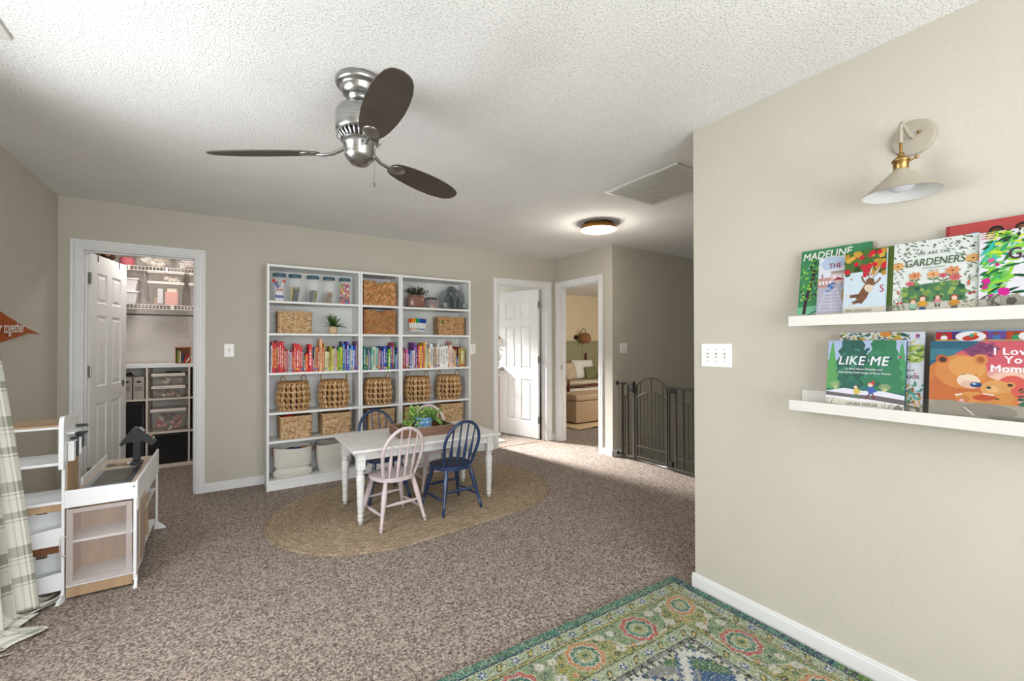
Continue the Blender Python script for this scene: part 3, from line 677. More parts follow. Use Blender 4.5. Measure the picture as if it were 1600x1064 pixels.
# ---------------------------------------------------------------- round openwork baskets
def round_basket():
    t = thing('openwork_basket'); H = .245; NS = 18; rows = 9
    prof = lambda v: .118+.019*sin(pi*min(1, v/.56)/2 if v < .56 else pi/2) if v < .3 else .118+.0145+.0045*cos((v-.3)*1.2)-.016*max(0, v-.42)/.58*(1+.2*v)
    b = MB(); P = ['cda678', 'b98c5a', 'dcbf94', 'a47a48']
    for i in range(NS):
        for kk in (0, 1):
            pts = []; rr_ = []
            for j in range(rows*4+1):
                v = j/(rows*4); ph = v*rows*pi; sgn = 1 if kk else -1
                off = sgn*(.5-.5*abs(cos(ph)))*.0-sgn*sin(ph)*.36
                a = (i+.5)*2*pi/NS+off*2*pi/NS/1.7+kk*0
                rad = prof(v)+.004*cos(ph*1+kk*pi)
                pts.append((rad*cos(a), rad*sin(a), v*H)); rr_.append(.0062+.0022*abs(sin(ph*1.5+i)))
            b.c(P[(i*2+kk*3) % 4]); b.tube(pts, rr_, 6, sy=1.35, cap=False)
    for j in range(rows+1):
        if j % 2 == 0:
            v = j/rows if j < rows else 1
            for kk in (0, 1):
                n_ = 72; pts = []
                for i in range(n_):
                    a = i*2*pi/n_; ph = i*pi/2+kk*pi; rad = prof(v)+.0055*cos(ph)
                    pts.append((rad*cos(a), rad*sin(a), v*H+.0035*sin(ph)))
                b.c(P[(j+kk) % 4]); b.tube(pts, .0058, 5, closed=True, up=(0, 0, 1))
    b.build('woven_body', SEAG, t)
    n_ = 90; rm = MB().c('b88a58')
    for kk in (0, 1): rm.tube([((prof(1)+.005*cos(i*.9+kk*pi))*cos(i*2*pi/n_), (prof(1)+.005*cos(i*.9+kk*pi))*sin(i*2*pi/n_), H+.004*sin(i*.9+kk*pi)) for i in range(n_)], .0065, 6, closed=True, up=(0, 0, 1))
    rm.build('braided_rim', SEAG, t)
    MB().c('8a6238').lathe([(0, .004), (prof(0), .004), (prof(0), .012), (0, .012)], 28).build('basket_floor', SEAG, t)
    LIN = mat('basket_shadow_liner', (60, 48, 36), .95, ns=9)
    MB().lathe([(prof(v/10)-.016, v/10*H*.93+.01) for v in range(11)], 28, cap=False).build('liner', LIN, t)  # added dark sheet, colours in the shade seen through the weave
    for s_ in (-1, 1):
        h = MB().c('a47a4c'); pts = [(s_*prof(1), cos(a)*.034, H+.002+sin(a)*.062) for a in [i*pi/14 for i in range(15)]]
        h.tube(pts, .0042, 8); h.build('handle', SEAG, t)
    return t
ro = round_basket()
GO = 'round openwork baskets on the bookcases'
for loc, rz, lb in (((.518, 4.549, .700), .6, 'round openwork basket with blue toys showing, above the basket of red toys'), ((.872, 4.549, .700), -.12, 'round openwork basket whose handles stand edge-on, second from the closet'),
                    ((1.298, 4.549, .698), .25, 'round openwork basket alone in the narrow middle bookcase'), ((1.72, 4.549, .698), .2, 'round openwork basket above the leafy potted plant'),
                    ((2.085, 4.549, .698), .15, 'round openwork basket nearest the bathroom door')):
    place(ro, loc, rz, lb, 'basket', GO)
for bx, (lst, who) in enumerate([([('2080d0', 'blue', -.02, .09), ('c02028', 'red', .06, .12), ('88a828', 'green', -.06, .045)], (.518, 4.560)), ([('c02028', 'red', -.02, .11), ('a01820', 'dark red', .05, .05), ('d8dce8', 'white', .03, .045)], (.872, 4.560)),
                   ([('a01820', 'dark red', .0, .11), ('901828', 'maroon', .02, .05)], (1.72, 4.560)), ([('6a1820', 'dark red', -.02, .13), ('3040a0', 'blue', -.03, .05)], (2.085, 4.560))]):
    for c_, nm, dx, dz in lst:
        o = MB().c(c_).ball((0, 0, 0), .021, (1, 1, 1), 10, 7).build('play_ball', PAINTM, loc=(who[0]+dx, who[1]-.1035+abs(dx)*.45, .69+dz))
        tag(o, '%s toy glimpsed through the weave of the %s round basket' % (nm, ['first', 'second', 'fourth', 'fifth'][bx]), 'toy', 'toys inside the round baskets')

# ---------------------------------------------------------------- white soft bins on the bottom shelf
ROPE = mat('cotton_rope_bin', (222, 219, 211), .85, c2=(204, 200, 191), ns=14, st=(1, 1, 22), bump=.7, bs=40, bd=.004, bst=(.6, .6, 14))
LEA = mat('leather_tab', (150, 84, 48), .5, ns=20)
def soft_bin(slump, seed):
    t = thing('cotton_rope_bin'); b = MB().smooth(); H = .262; n_ = 64
    def f(u, v):
        a = u*2*pi; e = 3.4; ca, sa = cos(a), sin(a); q = (abs(ca)**e+abs(sa)**e)**(-1/e)
        w_ = .158-.028*(1-v)**3+.006*sin(3*a+seed)*v; z = v*H
        if slump: w_ = .158-.012*(1-v)+.012*sin(min(1, v*3.2)*pi)*(v < .31); z = v*H-(.012*sin(min(1, v*3.2)*pi) if v < .31 else 0); w_ += -.016 if .24 < v < .34 else 0
        return (w_*1.04*q*ca, w_*.62*q*sa, z+.008*sin(2*a+1+seed)*v*v)
    b.grid(n_, 26, f, cu=True)
    b.grid(n_, 26, lambda u, v: tuple(Vector(f(u, max(.02, v)))*1 - Vector((.004*cos(u*2*pi), .004*sin(u*2*pi), 0))), cu=True, flip=True)
    b.add([f(i/n_, .02) for i in range(n_)], [tuple(range(n_))]); b.build('bin_body', ROPE, t)
    for s_ in (-1, 1):
        MB().box(s_*.166-.004, s_*.166+.004, -.018, .018, .2, .245).build('leather_tab', LEA, t, bevel=.002)
    return t
place(soft_bin(True, 0), (.512, 4.55, .091), .02, 'slumped off-white rope bin on the bottom shelf by the closet side', 'storage bin', 'rope bins on the bottom shelves')
sb0 = soft_bin(False, 2)
place(sb0, (.872, 4.55, .091), 0, 'upright off-white rope bin partly behind the left table legs', 'storage bin', 'rope bins on the bottom shelves')
place(sb0, (1.299, 4.55, .091), 0, 'off-white rope bin under the middle bookcase, seen beneath the tabletop', 'storage bin', 'rope bins on the bottom shelves')
for c_, nm, x, y in (('283890', 'blue', .55, 4.53), ('28404a', 'dark', .50, 4.56), ('b87850', 'brown', .6, 4.56)):
    tag(MB().c(c_).ball((0, 0, 0), .035, (1.3, .8, .5), 12, 8, .1).build('soft_toy', PAINTM, loc=(x, y, .325)), '%s toy inside the slumped rope bin' % nm, 'toy', 'toys in the rope bin')

# ---------------------------------------------------------------- herringbone wooden bins
def herring(w_, h, d, seed, cols):
    t = thing('herringbone_bin'); rr = random.Random(seed); b = MB(); P = [lin(c) for c in cols]
    nt_ = .035; nd = .022
    outline = [(-w_/2, 0), (w_/2, 0), (w_/2, h), (nt_+.014, h), (nt_, h-nd), (-nt_, h-nd), (-nt_-.014, h), (-w_/2, h)]
    b.c(cols[1]); b.M = Matrix.Translation((0, -d/2, 0)) @ Matrix.Rotation(pi/2, 4, 'X'); b.prism(outline, -.010, 0); b.M = Matrix()
    cw = .0275; pz = .0155; k = 0
    for col_ in range(int(w_/cw)+1):
        x0 = -w_/2+.002+col_*cw; x1 = min(w_/2-.002, x0+cw); sgn = 1 if col_ % 2 else -1
        if x1-x0 < .004: continue
        for row in range(-3, int(h/pz)+3):
            z0 = row*pz; dz = (x1-x0)*sgn
            P4 = [(x0, z0), (x1, z0+dz), (x1, z0+dz+pz-.0006), (x0, z0+pz-.0006)]
            if sgn < 0: P4 = [(px, pz_+cw) for px, pz_ in P4]
            top = h-nd-.002 if (x0 < nt_+.012 and x1 > -nt_-.012) else h-.002
            P4 = [(px, max(.002, min(top, pz_))) for px, pz_ in P4]
            if max(q[1] for q in P4)-min(q[1] for q in P4) < .002: continue
            c0 = rr.choice(P); g = rr.uniform(.0006, .0012)
            b.add([(px, -d/2-g, pz_) for px, pz_ in P4], [(0, 1, 2, 3)], [tuple(q*rr.uniform(.8, 1.12) for q in c0[:3])+(1,)])
    b.build('inlaid_front', PAINTM, t)
    q = MB().c(cols[1]); q.box(-w_/2, -w_/2+.01, -d/2+.01, d/2, 0, h); q.box(w_/2-.01, w_/2, -d/2+.01, d/2, 0, h); q.box(-w_/2+.01, w_/2-.01, d/2-.01, d/2, 0, h); q.box(-w_/2+.01, w_/2-.01, -d/2+.01, d/2-.01, 0, .01)
    q.build('box_shell', PAINTM, t); return t
place(herring(.33, .245, .24, 1, ['c08a54', '9c6a3c', 'b0794a', 'cda070']), (1.297, 4.585, 1.687), 0, 'herringbone wooden bin with contrasting strips on the top middle shelf', 'storage bin', 'herringbone bins')
place(herring(.325, .245, .24, 5, ['a8764a', '9c6a40', 'b0804f', '92643a']), (1.296, 4.585, 1.397), 0, 'evenly brown herringbone bin below the other herringbone bin', 'storage bin', 'herringbone bins')

# ---------------------------------------------------------------- plants
LEAF = mat('leaf_print', (255, 255, 255), .5, attr=True, c2=.2, ns=50)
def leaf(b, p, d, L_, w_, col, droop=.3, up=Vector((0, 0, 1)), segs=4):
    d = d.normalized(); side = d.cross(up)
    if side.length < .05: side = Vector((1, 0, 0))
    side.normalize(); pts = []
    for i in range(segs+1):
        t_ = i/segs; c0 = p+d*(L_*t_)+Vector((0, 0, -droop*L_*t_*t_)); ww = w_*sin(pi*min(.98, .08+t_*.9))
        pts.append((c0-side*ww/2, c0+Vector((0, 0, ww*.12)), c0+side*ww/2))
    v = [tuple(q) for a in pts for q in a]; f = []
    for i in range(segs):
        a = i*3; f += [(a, a+1, a+4, a+3), (a+1, a+2, a+5, a+4)]
    k_ = R.uniform(.75, 1.25); c_ = lin(col); b.add(v, f, [tuple(q*k_ for q in c_[:3])+(1,)]*len(f))
def arch(b, p, d, L_, droop, rad, col, n_=8):
    pts = [p+d*(L_*i/n_)+Vector((0, 0, -droop*L_*(i/n_)**2)) for i in range(n_+1)]
    b.c(col); b.tube(pts, [rad*(1-.6*i/n_) for i in range(n_+1)], 5); return pts
# small fern in a cream pot
t = thing('potted_fern', (.861, 4.53, 1.3978), 0, 'small spiky fern in a round cream pot on the second shelf', 'potted plant')
MB().c('d2b894').lathe([(0, 0), (.028, 0), (.038, .012), (.042, .035), (.041, .06), (.038, .071), (.034, .071), (.032, .055), (0, .055)], 28).build('pot', PAINTM, t)
st = MB(); fr = MB()
for i in range(46):
    a = i*2.399; el = R.uniform(.35, 1.45); L_ = R.uniform(.10, .16); d = Vector((cos(a)*cos(el), sin(a)*cos(el)*.7, sin(el)))
    P_ = arch(st, Vector((0, 0, .055)), d, L_, .35 if el < .9 else .05, .0016, '3c5a2c', 10)
    for j in range(2, 11):
        t_ = (P_[j]-P_[j-1]).normalized(); sd = t_.cross(Vector((0, 0, 1))).normalized()
        for s_ in (-1, 1): leaf(fr, P_[j], sd*s_*.8+t_, .030*(1.2-j/12), .010, R.choice(['3f6b2c', '56852f', '2f5526', '6f9a48']), .1, segs=2)
st.build('stem', LEAF, t); tag(fr.build('fronds', LEAF, t), None, None, None, 'stuff')
# dark sprigs in a rose-brown square vase
t = thing('potted_plant', (1.703, 4.56, 1.6845), 0, 'dark green sprigs in a glossy rose-brown vase on the top shelf', 'potted plant')
VAS = mat('rose_brown_glaze', (140, 104, 90), .22, c2=(124, 90, 78), ns=5, coat=.5)
b = MB().smooth()
def vf(u, v):
    pr = [(.06, 0), (.078, .01), (.083, .03), (.084, .075), (.082, .105), (.07, .122), (.058, .128), (.056, .138), (.05, .138), (.048, .1)]
    x = v*(len(pr)-1); i = min(len(pr)-2, int(x)); q = x-i; r_ = pr[i][0]*(1-q)+pr[i+1][0]*q; z = pr[i][1]*(1-q)+pr[i+1][1]*q
    a = u*2*pi; e = 4.5; m_ = (abs(cos(a))**e+abs(sin(a))**e)**(-1/e); return (r_*m_*cos(a)*1.15, r_*m_*sin(a)*1.0, z)
b.grid(48, 28, vf, cu=True); b.add([vf(i/24, 0) for i in range(24)], [tuple(range(24))[::-1]]); b.add([vf(i/24, 1) for i in range(24)], [tuple(range(24))]); b.build('vase', VAS, t)
st = MB(); fr = MB()
for i in range(46):
    a = i*2.399; el = R.uniform(.55, 1.4); L_ = R.uniform(.1, .16); lean_ = Vector((.25 if i % 3 == 0 else 0, 0, 0)); d = (Vector((cos(a)*cos(el), sin(a)*cos(el)*.6, sin(el)))+lean_).normalized()
    P_ = arch(st, Vector((cos(a)*.02, sin(a)*.015, .125)), d, L_, .28, .0014, '4a4630', 8)
    for j in range(2, 9):
        for s_ in (-1, 1):
            sd = Vector((R.uniform(-1, 1), R.uniform(-1, 1), R.uniform(-.3, 1)))
            leaf(fr, P_[j], sd, .026, .010, R.choice(['39482e', '4f5f3c', '2c3a26', '68704c']), .1, segs=2)
st.build('stem', LEAF, t); tag(fr.build('leaves', LEAF, t), None, None, None, 'stuff')
# small candy jar
t = thing('glass_canister', (1.872, 4.53, 1.6845), 0, 'small glass canister with a knobbed lid between the vase and the plush elephant', 'jar')
MB().lathe([(0, .001), (.05, .001), (.056, .006), (.056, .095), (.052, .103)], 28, cap=False).build('jar_body', GLASS, t)
DG = mat('smoked_rim', (88, 92, 88), .2, .6, ns=6)
MB().lathe([(.057, .100), (.063, .101), (.063, .114), (.05, .12), (.02, .126), (0, .127)], 28, cap=False).build('lid', DG, t)
MB().ball((0, 0, .142), .014).build('lid_knob', GLASS, t)
for i in range(64):
    a = i*2.399; c_, nm = R.choice([('d8502c', 'orange'), ('c02828', 'red'), ('e8d8c8', 'white'), ('242428', 'black'), ('3878a8', 'blue'), ('e8a0a0', 'pink')])
    z = .012+(i//8)*.0105; p0 = Vector((.046*cos(a), .046*sin(a), z)); d = Vector((-sin(a), cos(a), R.uniform(-.8, .8))).normalized()
    o = MB().c(c_).tube([p0-d*.010, p0+d*.010], .0045, 6).build('crayon_stub', PAINTM, loc=(1.872, 4.53, 1.6845)); tag(o, '%s crayon stub inside the small glass canister' % nm, 'crayon', 'crayon stubs in the canister')
# markers in an acrylic cup
t = thing('marker_cup', (1.703, 4.51, 1.3968), 0, 'clear footed cup holding the bundle of markers', 'cup')
MB().lathe([(.02, .001), (.022, .004), (.01, .008), (.01, .016), (.085, .028), (.092, .036), (.094, .05)], 32, cap=False).build('cup_body', GLASS, t)
MC = ['d02020', 'e88820', 'e89820', 'f0b030', '20a048', '109040', '28a868', '1870d0', '183890', '2858c8', '203068', '1c60d8']
MN = ['red', 'orange', 'orange', 'amber', 'green', 'green', 'green', 'blue', 'navy', 'blue', 'navy', 'blue']
for lay in range(4):
    for i in range(11):
        x = -.075+i*.015+lay*.003; y = -.04+lay*.025; m_ = min(11, int((x+.085)/.17*12)); b = MB()
        if x*x/.0081+y*y/.0036 > 1.05: continue
        b.M = Matrix.Rotation(x*1.4, 4, 'Y') @ Matrix.Rotation(-.06+lay*.03, 4, 'X')
        b.c('f0f0ee'); b.lathe([(0, 0), (.0062, .0), (.0065, .09)], 10); b.c(MC[m_]); b.lathe([(.0065, .02), (.0067, .021), (.0067, .03)], 8, cap=False)
        b.lathe([(.0065, .09), (.0072, .091), (.007, .128), (.004, .136), (0, .136)], 10)
        tag(b.build('marker', PAINTM, loc=(1.703+x, 4.51+y, 1.3968+.032+R.uniform(0, .012))), 'white-barrelled marker with a %s cap in the clear cup' % MN[m_], 'marker', 'markers in the clear cup')

# ---------------------------------------------------------------- plush elephant
PL = mat('grey_plush', (70, 78, 79), .95, c2=(88, 96, 96), ns=30, bump=.6, bs=160, bd=.003, sheen=.6)
PLE_ = mat('ear_plush', (104, 113, 112), .95, c2=(120, 128, 126), ns=30, bump=.5, bs=160, bd=.002, sheen=.6)
PLP = mat('light_grey_plush', (132, 140, 136), .95, ns=30, bump=.5, bs=160, bd=.002, sheen=.5)
t = thing('plush_elephant', (2.125, 4.562, 1.6905), 0, 'grey plush elephant sitting at the end of the top shelf', 'soft toy')
b = MB(); b.ball((0, .02, .075), .07, (1.05, .9, 1.15), 20, 14); b.ball((0, -.01, .19), .064, (1.1, .95, 1.15), 20, 14)
tr = [(0, -.055, .19), (0, -.075, .16), (.002, -.085, .12), (.004, -.085, .08), (.002, -.09, .045), (-.002, -.1, .02)]
b.tube(tr, [.04, .036, .028, .021, .018, .014], 12); b.build('body', PL, t)
for s_ in (-1, 1):
    e = MB().smooth()
    def ef(u, v, s_=s_):
        a = u*2*pi; r_ = sin(pi*v)
        z = .242-.185*v; return (s_*(.040+.085*sin(v*1.9)+.036*r_*cos(a)), -.028+.012*r_*sin(a)+.018*v, z)
    e.grid(20, 16, ef, cu=True); e.build('ear', PLE_, t)
    MB().tube([(s_*.05, .0, .15), (s_*.078, -.045, .1), (s_*.072, -.075, .05), (s_*.062, -.08, .018)], [.022, .024, .024, .016], 12).build('arm', PL, t)
    MB().tube([(s_*.045, -.0, .04), (s_*.09, -.05, .032), (s_*.125, -.085, .032)], [.036, .034, .032], 14).ball((s_*.118, -.088, .036), .036, (1, .6, 1)).build('leg', PL, t); MB().ball((s_*.120, -.104, .036), .028, (1, .35, 1)).build('foot_pad', PLP, t)
    MB().c('181818').ball((s_*.045, -.062, .20), .005).build('eye', PAINT, t)
    MB().c('e8e4d8').ball((s_*.038, -.075, .163), .0075, (.8, .8, 1.4)).build('tusk', PAINTM, t)
# ================================================================ rugs
def stadium_pt(c1, c2, r, s_):
    dx, dy = c2[0]-c1[0], c2[1]-c1[1]; L_ = math.hypot(dx, dy); ux, uy = dx/L_, dy/L_; nx, ny = -uy, ux
    P_ = 2*L_+2*pi*r; q = s_*P_; a0 = math.atan2(uy, ux)
    if q < L_: return (c1[0]+ux*q-nx*r, c1[1]+uy*q-ny*r)
    q -= L_
    if q < pi*r: a = a0-pi/2+q/r; return (c2[0]+r*cos(a), c2[1]+r*sin(a))
    q -= pi*r
    if q < L_: return (c2[0]-ux*q+nx*r, c2[1]-uy*q+ny*r)
    q -= L_; a = a0+pi/2+q/r; return (c1[0]+r*cos(a), c1[1]+r*sin(a))
JUTE = mat('braided_jute', (255, 255, 255), .9, attr=True, c2=.35, ns=260, bump=.5, bs=300, bd=.003)
jr = MB().smooth(); c1, c2_ = (.95, 3.49), (1.83, 3.58); RW = .0195; NR = 37; RO = .735
jp = [lin(c) for c in ('a28f76', 'ab987f', '95836a', 'b4a28a', '9c896f')]
rowc = [[R.randrange(5) for _ in range(130)] for _ in range(NR+1)]
def jf(u, v):
    r = RO-v*(RO-.004); k = (RO-r)/RW; f_ = k-int(k); x, y = stadium_pt(c1, c2_, max(.004, r), u)
    s_ = u*(2*.885+2*pi*r)/.011
    z = .0058+.0092*abs(sin(pi*f_))**.7*(.65+.35*abs(sin(s_*pi/2+int(k)*1.3+(f_-.5)*1.6)))
    if v == 0: z = .001
    return (x, y, z)
def jc(u, v):
    r = RO-v*RO; k = int((RO-r)/RW); f_ = (RO-r)/RW-k; m_ = rowc[min(k, NR)][int(u*130) % 130] if R.random() < .6 else R.randrange(5)
    c_ = jp[m_]; g = R.uniform(.82, 1.12)*(.93+.14*((k*7) % 5)/4); return (c_[0]*g, c_[1]*g, c_[2]*g, 1)
jr.grid(560, NR*4+1, jf, cu=True, colf=jc)
tag(jr.build('braided_oval_rug', JUTE), 'oval braided jute rug under the small white table', 'rug')

# ---- patterned green rug, design drawn as a thread grid in real rug coordinates
GRX0, GRX1, GRY0, GRY1 = .15, 2.066, -1.15, 1.577
def c3(h): return lin(h)[:3]
GC = {k: c3(v) for k, v in dict(dg='30584a', g='6a8462', lg='9ba687', ol='989254', cream='b9b7a6', navy='26384f', blue='34557c', or_='b8805a', pk='a64c58', grey='7c7f80', edge='6f7a3c', dk='343a36', wht='c2c2bc', teal='437a6e', ylw='aea05c').items()}
def h2(a, b_, k=0):
    x = sin(a*127.1+b_*311.7+k*74.7)*43758.5453; return x-math.floor(x)
def mixc(a, b_, t_): return tuple(a[i]*(1-t_)+b_[i]*t_ for i in range(3))
def tri(x): return abs((x/pi) % 2-1)*2-1
def motif(du, dv, kind):
    """serrated medallion, elongated across the border; colour or None"""
    a = math.atan2(dv, du); r = max(abs(du)*.80+abs(dv)*.42, math.hypot(du, dv)*.93)/.074; q = r/(1+.07*tri(a*9))
    ring = GC['pk'] if kind else GC['or_']
    if q > 1.12: return None
    if q > 1.02: return GC['lg']
    if q > .80: return mixc(ring, GC['or_'], .4*h2(int(a*3), 4))
    if q > .72: return GC['cream']
    if q > .54: return GC['dg'] if h2(int(a*8), 1) < .5 else GC['teal']
    if q > .44: return GC['lg']
    if q > .30: return GC['cream'] if int(a*6) % 2 else GC['g']
    if q > .15: return GC['ol']
    return GC['dg']
def flower(du, dv, r0, petal, core):
    a = math.atan2(dv, du); r = math.hypot(du, dv)/r0/(.72+.28*abs(cos(a*3)))
    if r > 1: return None
    if r > .85: return mixc(petal, GC['or_'], .5)
    return petal if r > .35 else core if r > .16 else GC['ylw']
def border_small(a, b_, w_):
    k = math.floor(a/.075); f_ = a/.075-k-.5; c_ = b_/w_-.5; fx, fy = f_*.075, c_*w_
    base = mixc(GC['lg'], GC['g'], h2(int(a*200), int(b_*160))*.6) if h2(int(a*170), int(b_*240), 7) < .72 else GC['cream']
    if k % 2 == 0:
        for q in range(5):
            t_ = q*2*pi/5+k; 
            if math.hypot(fx-.013*cos(t_), fy-.012*sin(t_)) < .0062: return GC['blue']
        if math.hypot(fx, fy) < .018: return GC['wht']
    else:
        sl = fx*.9-fy*.55
        if abs(fy) < .019 and abs(sl) < .011: return GC['ylw'] if (abs(fy) < .013 and abs(sl) < .0065) else GC['dk']
    if abs(fy-.012*sin(a*42)) < .0022: return GC['g']
    return base
def rugcol(x, y):
    n_ = h2(int(x*310), int(y*310)); jx, jy = (n_-.5)*.005, (h2(int(x*310), int(y*310), 5)-.5)*.005
    du, dl = GRX1-x, GRY1-y; d1, d2 = x-GRX0, y-GRY0
    du2, dl2 = min(du, d1), min(dl, d2); e = min(du2, dl2)+jx*.5
    al = (GRY1-y) if du2 < dl2 else (GRX1-x); al += jy
    if e < .007: c_ = GC['edge']
    elif e < .047:
        if dl2 < du2: c_ = mixc(GC['dg'], GC['teal'], h2(int(al*60), 3)); c_ = mixc(c_, GC['lg'], .7) if h2(int(al*180), int(e*160), 2) < .16 else c_
        else: c_ = GC['navy'] if h2(int(al*150), 5) < .35 else mixc(GC['dg'], c3('567a2a') if h2(int(al*5), 9) > .55 else GC['teal'], .75)
    elif e < .0545: c_ = GC['navy']
    elif e < .108: c_ = border_small(al, e-.0535, .055)
    elif e < .1125: c_ = GC['dk']
    elif e < .120: c_ = GC['ylw']
    elif e < .1245: c_ = GC['dk']
    elif e < .305:
        b_ = e-.123+jx; w_ = .182; cc = b_-w_/2; k = math.floor((al-.0325)/.32); f_ = (al-.0325)-k*.32-.16
        wave = .074*math.tanh(2.6*cos(2*pi*(al-.1925)/.64)); side = cc-(-wave)
        base = GC['ol'] if side > 0 else mixc(GC['g'], GC['lg'], .35)
        t_ = nse(x*38, y*38, 5)+.5*nse(x*90, y*90, 9)
        if t_ > .16: base = mixc(base, GC['g'], .75)
        if t_ < -.28: base = mixc(base, GC['dg'], .75)
        if abs(side) < .0052: base = GC['wht']
        elif abs(side-.0085) < .0024: base = GC['or_'] if (al*3) % 1 < .5 else GC['dk']
        for (fx, fy, r0, pt) in ((-.16, .045, .026, 'wht'), (-.125, -.05, .024, 'wht'), (.135, -.045, .022, 'wht'), (.16, .045, .026, 'wht'), (-.115, .062, .015, 'dk'), (.10, .06, .014, 'or_'), (.115, -.01, .013, 'dg'), (-.105, .0, .013, 'dg')):
            m_ = flower(f_-fx, cc-fy, r0, GC[pt], GC['lg'])
            if m_: base = m_
        m_ = motif(f_, cc, k % 2)
        if m_: base = m_
        c_ = base
    elif e < .309: c_ = GC['dk']
    elif e < .316: c_ = GC['lg']
    elif e < .368: c_ = border_small(al+.04, e-.316, .052)
    elif e < .373: c_ = GC['dk']
    else:
        U_, V_ = (du2-.373)+jx, (dl2-.373)+jy; s_ = math.floor(U_/.022)*.022; t_ = math.floor(V_/.022)*.022
        zz = abs(((s_+V_)*3.6) % 1-.5); ww = abs(((U_-t_)*3.6+.22) % 1-.5)
        if min(U_, V_) < .018: c_ = GC['grey'] if h2(int(al*40), 6) < .5 else GC['dk']
        elif min(U_, V_) < .036: c_ = GC['cream'] if int(al*90) % 3 else GC['navy']
        elif zz < .09 or ww < .09: c_ = GC['wht']
        elif zz < .16: c_ = GC['navy'] if (int(al*70) % 3) else GC['blue']
        elif ww < .15: c_ = GC['blue']
        else:
            cell = h2(math.floor((U_+V_)*3.6), math.floor((U_-V_)*3.6)); c_ = [c3('45684a'), GC['grey'], c3('4a7040'), GC['blue'], GC['g']][int(cell*5)]
            fl_ = flower(((U_+V_)*3.6 % 1-.5)*.2, ((U_-V_)*3.6 % 1-.5)*.2, .06, GC['cream'], GC['ol'])
            if fl_ and h2(int(x*150), int(y*150), 6) < .75: c_ = fl_
    # distressed weave: broken pale, dark and yellow threads
    t1 = h2(int(x*230), int(y*330), 11)
    if t1 < .10: c_ = mixc(c_, GC['wht'], .7)
    elif t1 < .15: c_ = mixc(c_, GC['ylw'], .6)
    elif t1 > .90: c_ = mixc(c_, GC['dk'], .55)
    elif t1 > .84: c_ = mixc(c_, GC['g'], .6)
    g = .80+.34*n_
    return (c_[0]*g, c_[1]*g, c_[2]*g, 1)
RUGM = mat('rug_weave', (255, 255, 255), .92, attr=True, c2=.25, ns=330, st=(.5, 2, 1), bump=.35, bs=320, bd=.002)
xs = [GRX0]
while xs[-1] < GRX1-.0001: xs.append(min(GRX1, xs[-1]+(.025 if xs[-1] < .62 else .0033)))
ys = [GRY1]
while ys[-1] > GRY0+.0001: ys.append(max(GRY0, ys[-1]-(.0033 if ys[-1] > .58 else .025)))
gr_ = MB(); nx_, ny_ = len(xs), len(ys)
def gz(x, y):
    e = min(GRX1-x, x-GRX0, GRY1-y, y-GRY0); return .006+.016*min(1, e/.006)+.0012*nse(x*4, y*4, 3)
v = [(x, y, gz(x, y)) for y in ys for x in xs]
f = []; cc = []
for j in range(ny_-1):
    for i in range(nx_-1):
        f.append((j*nx_+i, (j+1)*nx_+i, (j+1)*nx_+i+1, j*nx_+i+1)); cc.append(rugcol((xs[i]+xs[i+1])/2, (ys[j]+ys[j+1])/2))
gr_.add(v, f, cc); gr_.smooth(False)
gr_.c('8c9a48'); gr_.box(GRX0, GRX1, GRY0, GRY1, .0, .0055)
tag(gr_.build('patterned_rug', RUGM), 'green patterned area rug with medallion border along the right wall', 'rug')

# ================================================================ kids table
TW = mat('whitewashed_wood', (228, 228, 226), .55, c2=(206, 206, 204), ns=5, st=(1.2, 9, 9), ramp=(.4, .75), bump=.15, bs=30, bst=(1, 12, 12))
ZF = .0154
tx0, tx1, ty0, ty1, tz = .729, 1.918, 3.144, 3.855, .560
tb = thing('kids_table', ((tx0+tx1)/2, (ty0+ty1)/2, 0), 0, 'low whitewashed wooden table with turned legs on the jute rug', 'table')
cx, cy = (tx0+tx1)/2, (ty0+ty1)/2
MB().box(tx0-cx, tx1-cx, ty0-cy, ty1-cy, tz-.02, tz).build('tabletop', TW, tb, bevel=.004)
lx, ly0, ly1 = .525, -.272, .212
for (a, b_, c_, d) in ((-lx, lx, ly0-.011, ly0+.009), (-lx, lx, ly1-.009, ly1+.011), (-lx-.011, -lx+.009, ly0, ly1), (lx-.009, lx+.011, ly0, ly1)):
    MB().box(a, b_, c_, d, tz-.088, tz-.0202).build('apron', TW, tb, bevel=.001)
LP = [(.010, 0), (.014, .002), (.017, .028), (.021, .034), (.021, .040), (.015, .047), (.021, .055), (.023, .062), (.018, .070), (.020, .085), (.025, .20), (.029, .31), (.028, .335), (.020, .348), (.026, .356), (.026, .364), (.019, .372), (.027, .385)]
for x in (-lx, lx):
    for y in (ly0, ly1):
        b = MB(); b.lathe([(r, z*.397/.385) for r, z in LP], 24, (x, y, ZF)); b.cb(x, y, (tz-.0202+ZF+.392)/2, .056, .056, tz-.0202-ZF-.392)
        b.build('leg', TW, tb)

